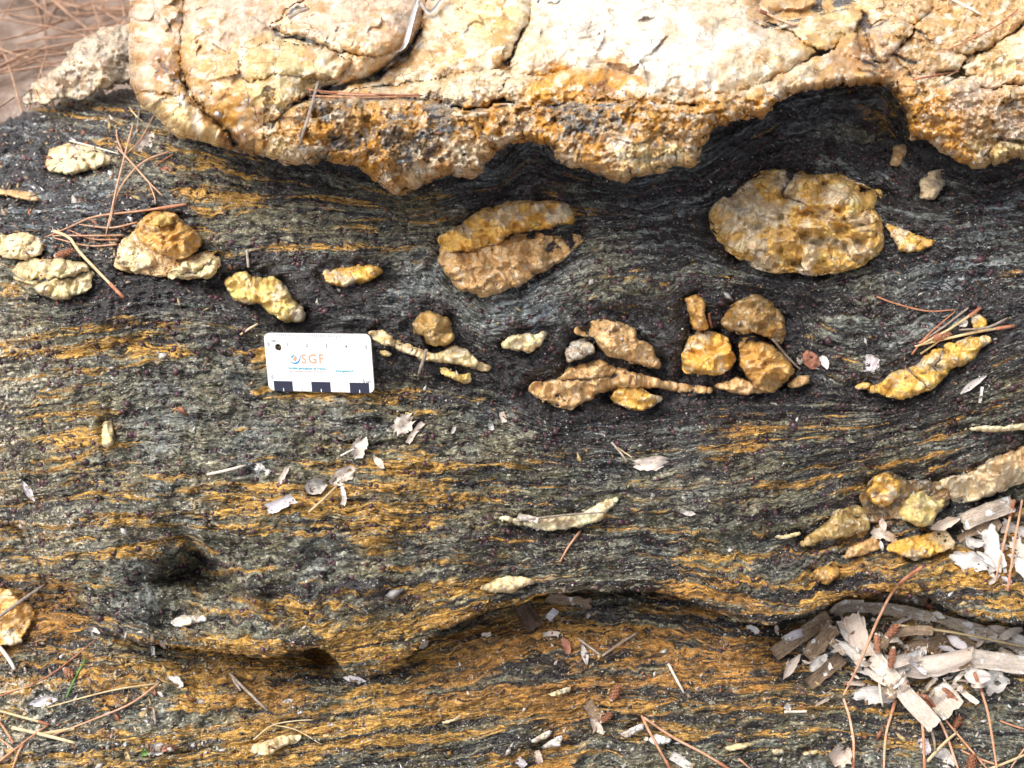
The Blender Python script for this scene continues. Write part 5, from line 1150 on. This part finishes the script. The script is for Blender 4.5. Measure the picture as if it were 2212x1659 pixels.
for p, wd, c, l, kw in FLK:
    nm = {'leaf': 'dry_flake', 'paper': 'white_flake', 'lilac': 'grey_flake', 'rust': 'red_flake', 'bark': 'bark_chip', 'brown': 'dark_flake'}[c]
    strip(nm, p, wd * 1.3, c, l, nm.replace('_', ' '), FG, **kw)
strip('grass_leaf', [(904,-8),(893,31),(873,99),(852,114)], 12, 'paper', 'long dry white grass leaf hanging over the big block', 'dry grass', None, prof='leaf', curl=.4, stiff=3, lift=.002, nl=18)
strip('grass_leaf', [(905,4),(928,27),(960,-6)], 8, 'paper', 'short bent dry grass leaf at the top of the big block', 'dry grass', None, curl=.4, stiff=3, lift=.004, nl=18)
# green tipped seed leaf
sl_ = strip('seed_leaf', [(308,1626),(340,1618),(366,1612)], 24, 'paper', 'white seed leaf with a green tip at lower left', 'seed leaf', None, prof='leaf', curl=.3)
strip('leaf_tip', [(305,1633),(313,1625),(326,1616)], 17, 'green', None, None, None, prof='leaf', lift=.0016, curl=.3)
tip = bpy.data.objects['leaf_tip']; tip.parent = sl_; tip.location = tip.location - sl_.location
strip('dry_flake', [(345,1622),(362,1615),(382,1614)], 15, 'rust', 'brown leaf tucked behind the green tipped seed leaf', 'dry flake', FG, prof='leaf', nl=9)

NG = 'fallen pine needles'
NEEDLES = [
 ([(287,270),(258,380),(229,506)], 2.3, 'tan', 'long straight tan needle running down from beside the cream leaf at left'),
 ([(332,250),(304,301),(273,332)], 2.0, 'tan', 'tan needle lying across the cream leaf below the big block'),
 ([(251,280),(255,305),(266,330)], 1.8, 'tan', 'short tan needle just left of the cream leaf'),
 ([(253,318),(280,347),(321,393),(352,424)], 2.2, 'tan', 'tan needle slanting down right from below the cream leaf'),
 ([(369,326),(318,345),(284,373),(253,420),(236,485)], 2.2, 'tan', 'curved tan needle arching under the cream leaf'),
 ([(150,304),(205,318),(256,332)], 2.0, 'pale', 'pale needle touching the top of the knobbly left nodule'),
 ([(280,232),(292,248),(308,263)], 2.0, 'straw', 'short straw needle at the lower left corner of the big block'),
 ([(374,333),(350,348),(332,362)], 1.8, 'red', 'short brown needle right of the cream leaf'),
 ([(301,236),(294,284),(277,318)], 1.9, 'grey', 'thin grey needle hanging over the cream leaf'),
 ([(403,441),(308,455),(205,468),(154,489),(96,513)], 2.5, 'tan', 'long pale needle above the brownish pointed nodule'),
 ([(297,480),(239,492),(171,485)], 2.0, 'tan', 'upper of the crossing needles left of the brownish nodule'),
 ([(267,508),(205,509),(113,509)], 2.0, 'tan', 'level needle in the fan left of the brownish nodule'),
 ([(256,518),(198,516),(147,496)], 2.0, 'tan', 'needle bending up left in the fan by the brownish nodule'),
 ([(253,528),(191,531),(116,514)], 2.0, 'tan', 'lowest needle of the fan left of the brownish nodule'),
 ([(116,499),(150,514),(170,542),(215,590),(267,643)], 3.6, 'straw', 'thick straw needle reaching down past the split nodule'),
 ([(321,393),(332,420),(337,441)], 1.7, 'tan', 'thin needle hanging down above the long pale needle'),
 ([(662,194),(756,202),(912,206)], 2.2, 'red', 'upper red needle of the bundle in the crack of the big block'),
 ([(668,207),(790,211),(908,208)], 2.2, 'tan', 'middle tan needle of the bundle in the crack of the big block'),
 ([(690,200),(800,206),(905,203)], 2.0, 'tan', 'lighter needle on top of the bundle in the crack of the big block'),
 ([(1641,22),(1675,38),(1719,55)], 3.2, 'tan', 'thick tan needle on the upper right of the big block'),
 ([(2198,21),(2140,64),(2034,113)], 1.8, 'red', 'long thin red needle crossing the right end of the big block'),
 ([(1972,172),(2030,161),(2071,154)], 2.2, 'red', 'upper red needle above the dark hollow on the right'),
 ([(2015,182),(2040,168),(2066,155)], 1.8, 'straw', 'pale needle crossing the red one above the dark hollow'),
 ([(2018,155),(2022,180)], 1.3, 'red', 'tiny upright needle stub on the right of the big block'),
 ([(1894,641),(1935,656),(2003,672),(2064,669)], 2.0, 'red', 'red needle arching toward the bundle over the rising lens'),
 ([(1969,766),(2003,725),(2064,672)], 2.0, 'red', 'red needle leaning down left across the bundle at right'),
 ([(2119,665),(2051,711),(1982,748)], 2.8, 'straw', 'upper straw needle of the bundle over the rising lens'),
 ([(2191,704),(2105,718),(1976,748)], 3.0, 'straw', 'lower straw needle of the bundle over the rising lens'),
 ([(2092,665),(2037,707),(1985,742)], 2.6, 'grey', 'grey needle under the straw bundle at right'),
 ([(1989,764),(2037,731)], 2.2, 'straw', 'short brownish needle below the bundle at right'),
 ([(1993,1224),(1938,1266),(1900,1331),(1859,1427),(1822,1502)], 3.2, 'tan', 'long bent orange needle lying over the bark pile'),
 ([(1822,1509),(1835,1550),(1844,1605),(1842,1672)], 3.0, 'tan', 'needle continuing down from the end of the long bent one'),
 ([(1935,1512),(1914,1588),(1909,1672)], 3.0, 'tan', 'needle hanging down left of the dark pile edge'),
 ([(1982,1495),(1993,1571),(1998,1676)], 3.2, 'tan', 'left needle of the three spreading below the bark pile'),
 ([(1989,1499),(2037,1571),(2075,1676)], 3.0, 'tan', 'middle needle of the three spreading below the bark pile'),
 ([(1999,1502),(2064,1581),(2142,1672)], 2.6, 'tan', 'right needle of the three spreading below the bark pile'),
 ([(2105,1454),(2133,1536),(2157,1680)], 3.0, 'tan', 'pinkish needle pointing up to the white chip in the pile'),
 ([(2191,1080),(2170,1167),(2150,1256)], 3.2, 'tan', 'left needle hanging over the papery heap at right'),
 ([(2208,1080),(2191,1177),(2177,1277)], 2.8, 'tan', 'right needle hanging over the papery heap at right'),
 ([(2078,1622),(2118,1640),(2165,1656)], 2.6, 'tan', 'orange needle at the lower right under the cones'),
 ([(1390,1550),(1456,1594),(1524,1630),(1592,1672)], 3.0, 'tan', 'right prong of the forked needle at the bottom'),
 ([(1386,1546),(1408,1590),(1452,1668)], 3.0, 'tan', 'left prong of the forked needle at the bottom'),
 ([(2160,1557),(2190,1568),(2225,1578)], 2.0, 'red', 'thin red needle near the right edge at the bottom'),
 ([(2222,1606),(2200,1635),(2180,1664)], 2.2, 'tan', 'short needle in the bottom right corner'),
 ([(1596,1639),(1625,1664)], 2.2, 'tan', 'short orange needle at the bottom edge'),
 ([(-10,1507),(85,1471),(147,1430),(205,1382)], 1.8, 'red', 'thin brown needle climbing to the overhang at left'),
 ([(-10,1499),(40,1489),(79,1478)], 2.0, 'straw', 'short straw needle beside the thin brown one at left'),
 ([(-10,1533),(51,1550),(106,1565)], 3.0, 'straw', 'thick straw needle at the lower left edge'),
 ([(342,1476),(284,1519),(205,1553),(113,1588)], 2.2, 'tan', 'lower needle of the pair meeting on the white shreds'),
 ([(342,1476),(239,1492),(103,1528)], 2.0, 'straw', 'upper needle of the pair meeting on the white shreds'),
 ([(103,1567),(55,1601),(-10,1652)], 2.4, 'tan', 'tan needle running into the lower left corner'),
 ([(51,1605),(38,1630),(25,1668)], 2.6, 'tan', 'short reddish needle in the lower left corner'),
 ([(-6,1552),(12,1578),(29,1605)], 2.8, 'tan', 'stubby pinkish needle at the left edge'),
 ([(-8,1590),(34,1622)], 2.4, 'tan', 'pinkish needle lowest on the left edge'),
 ([(-10,1650),(30,1620),(60,1598)], 2.0, 'tan', 'needle crossing others in the lower left corner'),
]
for p, r, c, l in NEEDLES: needle(p, r, c, l, NG, lift=.0004)
TWIGS = [
 ([(687,176),(668,245),(644,320)], 3.2, 'grey', 'flat grey twig lying down the rough front of the big block', .4),
 ([(622,38),(645,26),(667,17)], 3.4, 'grey', 'grey stick lodged in the cavity of the big block', .7),
 ([(2051,-4),(2085,12),(2119,31)], 2.8, 'pale', 'pale dry stick at the top right edge of the big block', .7),
 ([(2177,687),(2133,707),(2071,713)], 2.6, 'grey', 'pale grey twig on top of the needle bundle at right', .7),
 ([(1668,731),(1702,772),(1729,798)], 3.0, 'grey', 'grey twig leaning on the brown tapering quartz lobe', .7),
 ([(1531,676),(1533,692),(1538,708)], 3.2, 'rustt', 'short reddish twig stub beside the brown quartz finger', .8),
 ([(533,540),(535,560),(537,578)], 3.2, 'grey', 'upright dark twig stub above the stretched yellow nodule', .8),
 ([(921,755),(912,785),(904,810)], 3.6, 'grey', 'brown twig lying across the pale quartz strip', .8),
 ([(1321,955),(1338,975),(1355,998)], 2.6, 'grey', 'dark twig with a knobbed tip right of centre', .7),
 ([(1334,967),(1350,978),(1365,988)], 1.7, 'straw', 'thin straw twig crossing the knobbed one', .7),
 ([(1109,1126),(1215,1113),(1310,1106)], 2.3, 'grey', 'slim grey stalk across the pale lemon lens', .7),
 ([(1249,1379),(1297,1415)], 2.8, 'grey', 'left grey stick of the V on the rusty ledge', .8),
 ([(1300,1417),(1340,1390),(1379,1365)], 2.8, 'grey', 'right grey stick of the V on the rusty ledge', .8),
 ([(448,1025),(490,1016),(531,1005)], 3.0, 'pale', 'pale stick on the ochre schist below the card', .8),
 ([(519,723),(540,709),(557,699)], 2.4, 'straw', 'straw bit pointing at the card corner', .7),
 ([(728,1049),(697,1080),(666,1107)], 2.4, 'straw', 'thin stalk below the white cupped leaf', .7),
 ([(-10,1338),(51,1294),(97,1263)], 3.8, 'grey', 'thick grey stick leaning against the orange slab', .8),
 ([(-10,1388),(15,1418),(32,1446)], 5.0, 'wood_', 'broad weathered splinter at the left edge', .9),
 ([(496,1454),(533,1492),(578,1535)], 3.4, 'grey', 'grey split stick on the ledge left of centre', .8),
 ([(502,1465),(520,1492)], 3.0, 'grey', 'shorter piece beside the grey split stick', .8),
 ([(27,1572),(96,1588),(162,1605)], 4.0, 'straw', 'flat greyish straw stem at lower left', .8),
 ([(85,1587),(125,1580),(161,1574)], 4.2, 'straw', 'flat tan stem end crossing the greyish straw', .8),
 ([(332,1531),(334,1548),(336,1566)], 3.0, 'grey', 'small upright brown stick in the debris at lower left', .8),
 ([(547,1598),(588,1567),(640,1557),(677,1555)], 1.5, 'straw', 'curled pale fibre above the lower left lens', .2),
 ([(590,1566),(640,1577),(694,1608)], 1.2, 'straw', 'hair thin root right of the lower left lens', .2),
 ([(1444,1434),(1460,1465),(1478,1498)], 3.0, 'pale', 'pale grey stick left of the bark pile', .8),
 ([(1695,1538),(1743,1537)], 3.2, 'pale', 'whitish stub below the loose bark chip', .8),
 ([(2003,1645),(2035,1610),(2068,1581)], 3.6, 'straw', 'knotted straw stem among the lower right needles', .7),
 ([(2013,1581),(2018,1600),(2020,1620)], 3.2, 'grey', 'dark short stick among the lower right needles', .8),
 ([(1897,1451),(1901,1490),(1907,1526)], 2.8, 'pale', 'slim pale stick standing down from the bark pile', .8),
 ([(2222,1627),(2180,1645),(2120,1668)], 3.0, 'straw', 'straw stalk in the bottom right corner', .7),
 ([(736,985),(750,977),(764,970)], 2.0, 'pale', 'stem of the toothed leaf fragment', .7),
 ([(1934,1350),(2070,1368),(2215,1398)], 3.0, 'straw', 'long thin straw stem across the bark pile', .8),
]
MATS['rustt'] = MATS['red']; MATS['wood_'] = MATS['wood']
for p, r, c, l, fl in TWIGS: needle(p, r, c, l, 'dry twigs and stalks on the rock', 'twig', 'twig', lift=.0004, taper=.25, flat=fl, n=12, stiff=2)
needle([(1254,1147),(1228,1181),(1210,1213)], 3.2, 'tan', 'rough orange stalk below the pale lemon lens', None, 'stalk', 'stalk', n=14, taper=.2)
needle([(185,1423),(164,1461),(142,1509)], 2.4, 'green', 'single green grass blade at lower left', None, 'green_grass', 'grass', flat=.4)

# small scaly cones
MC = plain_material('cone_scale', [(.3, (.16, .060, .032)), (.5, (.33, .14, .075)), (.7, (.50, .27, .16))], .6, 700, .0004)
def cone(p0, p1, rad, label):
    p0 = np.array(p0, float); p1 = np.array(p1, float); C = np.linspace(p0, p1, 9)
    w = surf(C[:, 0], C[:, 1]).max() + rad * K * .85
    A = F(*p0, w); Bq = F(*p1, w); ax = Bq - A; L = np.linalg.norm(ax); ax /= L
    s1 = np.cross(ax, WA); s1 /= np.linalg.norm(s1); s2 = np.cross(s1, ax)
    t = np.linspace(0, 1, 9); prof = np.sin(math.pi * np.clip(.08 + .86 * t, 0, 1)) ** .55 * rad * K
    body, fb = tube_mesh(A + ax * (t * L)[:, None], prof * .82, 8)
    o = mesh_obj('pine_cone', body, fb, MC); tag(o, label, 'cone', 'little scaly cones in the litter')
    V, Fc = [], []; N = max(24, int(L / K * 1.5))
    for k in range(N):
        tt = (k + .5) / N; a = k * 2.39996; r = np.interp(tt, t, prof)
        rad_ = math.cos(a) * s1 + math.sin(a) * s2; tan = np.cross(ax, rad_); c = A + ax * (tt * L) + rad_ * r * .86
        h = .0009 * rad / 8; n = len(V)
        V += [c - ax * h * .9 + rad_ * h * .0, c + tan * h * .95 + rad_ * h * .30, c + ax * h * 1.15 + rad_ * h * .75, c - tan * h * .95 + rad_ * h * .30, c + rad_ * h * .75]
        Fc += [(n, n + 1, n + 4), (n + 1, n + 2, n + 4), (n + 2, n + 3, n + 4), (n + 3, n, n + 4)]
    sc_ = mesh_obj('scales', np.array(V), Fc, MC, parent=o, smooth=False); sc_['kind'] = 'stuff'
    cap = F(*(p0 - (p1 - p0) * .12), w - .0005)
    v, f = tube_mesh(np.linspace(cap, A, 4), np.array([.4, .55, .6, .5]) * rad * K, 6); mesh_obj('stalk', v, f, MATS['leaf'], parent=o)
for a, b, r, l in [((1917,1375),(1940,1350),8,'cone lying under the curved brown strip'), ((1893,1372),(1897,1408),6.5,'upright cone right of the tall grey sheet'),
    ((1930,1402),(1924,1442),7.5,'upright cone above the broad pale blade'), ((2036,1488),(2074,1522),8,'cone in front of the square ended wood piece'),
    ((2062,1572),(2074,1548),7,'cone below the square ended wood piece'), ((2096,1668),(2102,1630),9,'cone at the bottom edge on the right'),
    ((2014,733),(2052,720),8,'cone inside the needle bundle over the rising lens'), ((1322,1510),(1337,1482),8.5,'pinkish cone on the lower ledge'),
    ((1300,1558),(1320,1542),7,'reddish cone beside the tan husk'), ((122,552),(160,540),7,'red brown cone by the split nodule at left'),
    ((140,1446),(158,1460),8,'reddish cone in the debris at lower left')]:
    cone(a, b, r, l)

# ---------------------------------------------------------------- countless small grains
def scatter(n, dens, seed):
    r = np.random.default_rng(seed); out = []
    while sum(len(o) for o in out) < n:
        x = r.uniform(-40, 2252, n * 2); y = r.uniform(150, 1700, n * 2); k = r.uniform(0, 1, n * 2) < dens(x, y); out.append(np.stack([x[k], y[k]], -1))
    return np.vstack(out)[:n], r
ICO = np.array([(0,0,1),(.894,0,.447),(.276,.851,.447),(-.724,.526,.447),(-.724,-.526,.447),(.276,-.851,.447),(.724,.526,-.447),(-.276,.851,-.447),(-.894,0,-.447),(-.276,-.851,-.447),(.724,-.526,-.447),(0,0,-1)])
ICF = np.array([(0,1,2),(0,2,3),(0,3,4),(0,4,5),(0,5,1),(1,6,2),(2,7,3),(3,8,4),(4,9,5),(5,10,1),(6,7,2),(7,8,3),(8,9,4),(9,10,5),(10,6,1),(11,7,6),(11,8,7),(11,9,8),(11,10,9),(11,6,10)])
OCT = np.array([(1,0,0),(-1,0,0),(0,1,0),(0,-1,0),(0,0,1),(0,0,-1)], float)
OCF = np.array([(0,2,4),(2,1,4),(1,3,4),(3,0,4),(2,0,5),(1,2,5),(3,1,5),(0,3,5)])
def grains(name, P, size, base, faces, r, sink, mat, tints, parent, squash=.75, jitter=.3, label=None):
    n = len(P); B3 = base[None] * (1 + r.uniform(-jitter, jitter, (n, len(base), 1)))
    an = r.uniform(0, 6.28, n); ca, sa = np.cos(an)[:, None], np.sin(an)[:, None]
    bx, by, bz = B3[..., 0] * r.uniform(.8, 1.4, (n, 1)), B3[..., 1], B3[..., 2] * squash
    q = np.stack([bx * ca - by * sa, bx * sa + by * ca, bz], -1) * size[:, None, None]
    w = surf(P[:, 0], P[:, 1]) + size * sink
    V = F(P[:, 0], P[:, 1], w)[:, None] + q[..., 0:1] * UA + q[..., 1:2] * VA + q[..., 2:3] * WA
    f = (faces[None] + (np.arange(n) * len(base))[:, None, None]).reshape(-1, 3)
    tc = np.repeat(np.concatenate([tints, np.ones((n, 1))], 1)[:, None], len(base), 1).reshape(-1, 4)
    o = mesh_obj(name, V.reshape(-1, 3), f, mat, parent=parent, smooth=False, attrs={'tint': ('FLOAT_COLOR', tc)}); o['kind'] = 'stuff'
    if label: o['label'] = label
    return o
def tint_mat(name, rough, spec=.5):
    B = NB(name); t = B.attr('tint', 'Color'); n = B.noise(B.pos(), 1200, 2)
    return B.out(Base_Color=B.mix(B.rng(n, .3, .7), B.mix(.5, t, (0, 0, 0)), t), Roughness=rough, Specular_IOR_Level=spec)
MG = tint_mat('garnet', .35); MSND = tint_mat('sand', .5); MFL = tint_mat('mica_flake', .38, .7)
def noblk(x, y):
    return (polysdf([(560,690),(812,690),(820,862),(560,850)], x, y) < 0)
def lumpmask(x, y):               # away from quartz: compare with the bare schist
    return surf(x, y) < samp(np.where(GY < np.interp(GX, lx, lipa), W_UP, W_LO), x, y) + .0012
def dg(x, y):
    d = np.where(y < 1330, .30 + .5 * sstep(0, .35, perlin(x / 120, y / 70, 801)), .10)
    d = d * np.where((x < 720) & (y > 620), 1.5, 1.0) * np.where((y < 960) & (x > 1050), 1.9, 1.0)
    return d * noblk(x, y) * lumpmask(x, y) * (y < 1420)
P, r = scatter(2900, dg, 81)
tints = np.array((.062, .026, .030)) * r.uniform(.4, 2.0, (len(P), 1)) + r.uniform(0, .02, (len(P), 1)) * np.array((.8, .6, .8))
grains('garnet_grains', P, r.gamma(4, .13, len(P)) * .0010 + .00055, ICO, ICF, r, -.12, MG, tints, ROCK, .9, .25, 'dark red garnet grains dotting the schist')
def ds(x, y): return (.10 + .9 * sstep(.15, .6, fbm(x / 60, y / 40, 811, 3)) + .5 * (y > 1300)) * noblk(x, y) * .6
P, r = scatter(7500, ds, 82)
v_ = r.uniform(.45, .88, (len(P), 1)); tints = v_ * np.array((1, .96, .88))
grains('sand_grains', P, r.gamma(3, .00006, len(P)) + .00012, OCT, OCF, r, .4, MSND, tints, LEDGE, .8, .3, 'pale sand grains scattered over the rock')
def dl(x, y):
    return ((.08 + .9 * sstep(.1, .5, fbm(x / 70, y / 50, 821, 3))) * np.where(y > 1380, 1.0, .12) * np.where(x < 480, 2.2, .5) + .8 * np.exp(-((x - 1960) / 170) ** 2 - ((y - 1430) / 110) ** 2) + .5 * (x < 300) * (y < 560) * (y > 240)) * noblk(x, y) * (surf(x, y) > -.1) * .6
P, r = scatter(2800, dl, 83)
pal = np.array([(.66,.58,.50),(.52,.38,.26),(.30,.20,.13),(.75,.72,.68),(.40,.16,.08),(.60,.44,.20)])
tints = pal[r.integers(0, 6, len(P))] * r.uniform(.7, 1.1, (len(P), 1))
grains('litter_crumbs', P, (r.gamma(3, .00028, len(P)) + .0004) * np.where((P[:, 0] < 480) & (P[:, 1] > 1380), 1.05, 1), OCT * np.array((1, .5, .16)), OCF, r, .2, MSND, tints, LEDGE, 1, .5, 'small bark and leaf crumbs lying in the hollows')
P, r = scatter(26000, lambda x, y: noblk(x, y) * lumpmask(x, y) * (.35 + .65 * sstep(-.2, .4, perlin(x / 40, y / 30, 851))), 86)
q_ = r.uniform(0, 1, (len(P), 1)); tints = np.where(q_ < .45, np.array((.016, .014, .015)), np.where(q_ < .62, np.array((.20, .20, .18)), np.where(q_ < .80, np.array((.30, .16, .045)), np.array((.075, .030, .034))))) * r.uniform(.6, 1.4, (len(P), 1))
grains('mineral_grains', P, r.gamma(3, .00009, len(P)) + .00015, OCT, OCF, r, .25, MFL, tints, ROCK, .8, .35, 'black grey and ochre mineral grains weathering out of the schist')
# mica and chlorite plates standing a little off the face, along the layers
def df(x, y): return noblk(x, y) * lumpmask(x, y) * (.4 + .6 * sstep(-.3, .3, perlin(x / 50, y / 25, 831)))
P, r = scatter(60000, df, 84)
n = len(P); x, y = P.T
e_ = 6.0; gxs_ = samp(STRAT, x + e_, y) - samp(STRAT, x - e_, y); gys_ = samp(STRAT, x, y + e_) - samp(STRAT, x, y - e_)
an = np.arctan2(gxs_, gys_ + 1e-6) * -1 + r.normal(0, .22, n)      # direction along the layer in the drawing (y down)
L = r.gamma(3, 1.5, n) + 2.5; Wd = L * r.uniform(.18, .5, n)
tx, ty = np.cos(an), np.sin(an); nx, ny = -ty, tx
s = samp(STRAT, x, y); wx = x + 34 * fbm(x / 110, y / 70, 301, 3); wy = y + 26 * fbm(x / 120, s / 50, 302, 3)
po, pg, pr, pp, pc = (zone(wx, wy, k) for k in range(5)); hl = samp(HALO, x, y); po = po * (1 - .85 * hl); pg = pg * (1 - .85 * hl); pp = pp * (1 - hl)
h0 = surf(x, y) + .0002; tilt = r.uniform(-.0004, .0009, n); h1 = r.uniform(.0000, .0006, n)
def corner(a, b, hh_): return F(x + tx * a * L + nx * b * Wd, y + ty * a * L + ny * b * Wd, hh_)
V = np.stack([corner(-.5, -.3, h0 + h1 * .3), corner(.1, -.5, h0 + h1), corner(.55, .1, h0 + h1 * .5), corner(0, .5, h0 + tilt), corner(-.45, .35, h0 + tilt * .5)], 1).reshape(-1, 3)
i = np.arange(n)[:, None] * 5
f = np.concatenate([i + np.array([[0, 2, 1]]), i + np.array([[0, 3, 2]]), i + np.array([[0, 4, 3]])], 1).reshape(-1, 3)
fl = np.stack([x + .35 * y, s, 0 * x], -1) * K * 100; st_ = fbm((x + .35 * y) / 85, s / 15.0, 101, 3, .6); sm_ = fbm((x + .35 * y) / 90, s / 16.0, 161, 3, .6)
rep = lambda a_: np.repeat(a_, 5, 0)
o = mesh_obj('mica_flakes', V, f, MS, parent=ROCK, smooth=False, attrs={'flow': ('FLOAT_VECTOR', rep(fl + r.normal(0, .02, fl.shape))), 'minerals': ('FLOAT_COLOR', rep(np.stack([po, pg, pr, 0 * po + 1], -1))), 'pale': ('FLOAT', rep(pp)), 'cool': ('FLOAT', rep(pc)), 'streak': ('FLOAT', rep(st_)), 'seam': ('FLOAT', rep(sm_))}); o['kind'] = 'stuff'; o['label'] = 'tiny glinting mica and chlorite flakes along the layers'
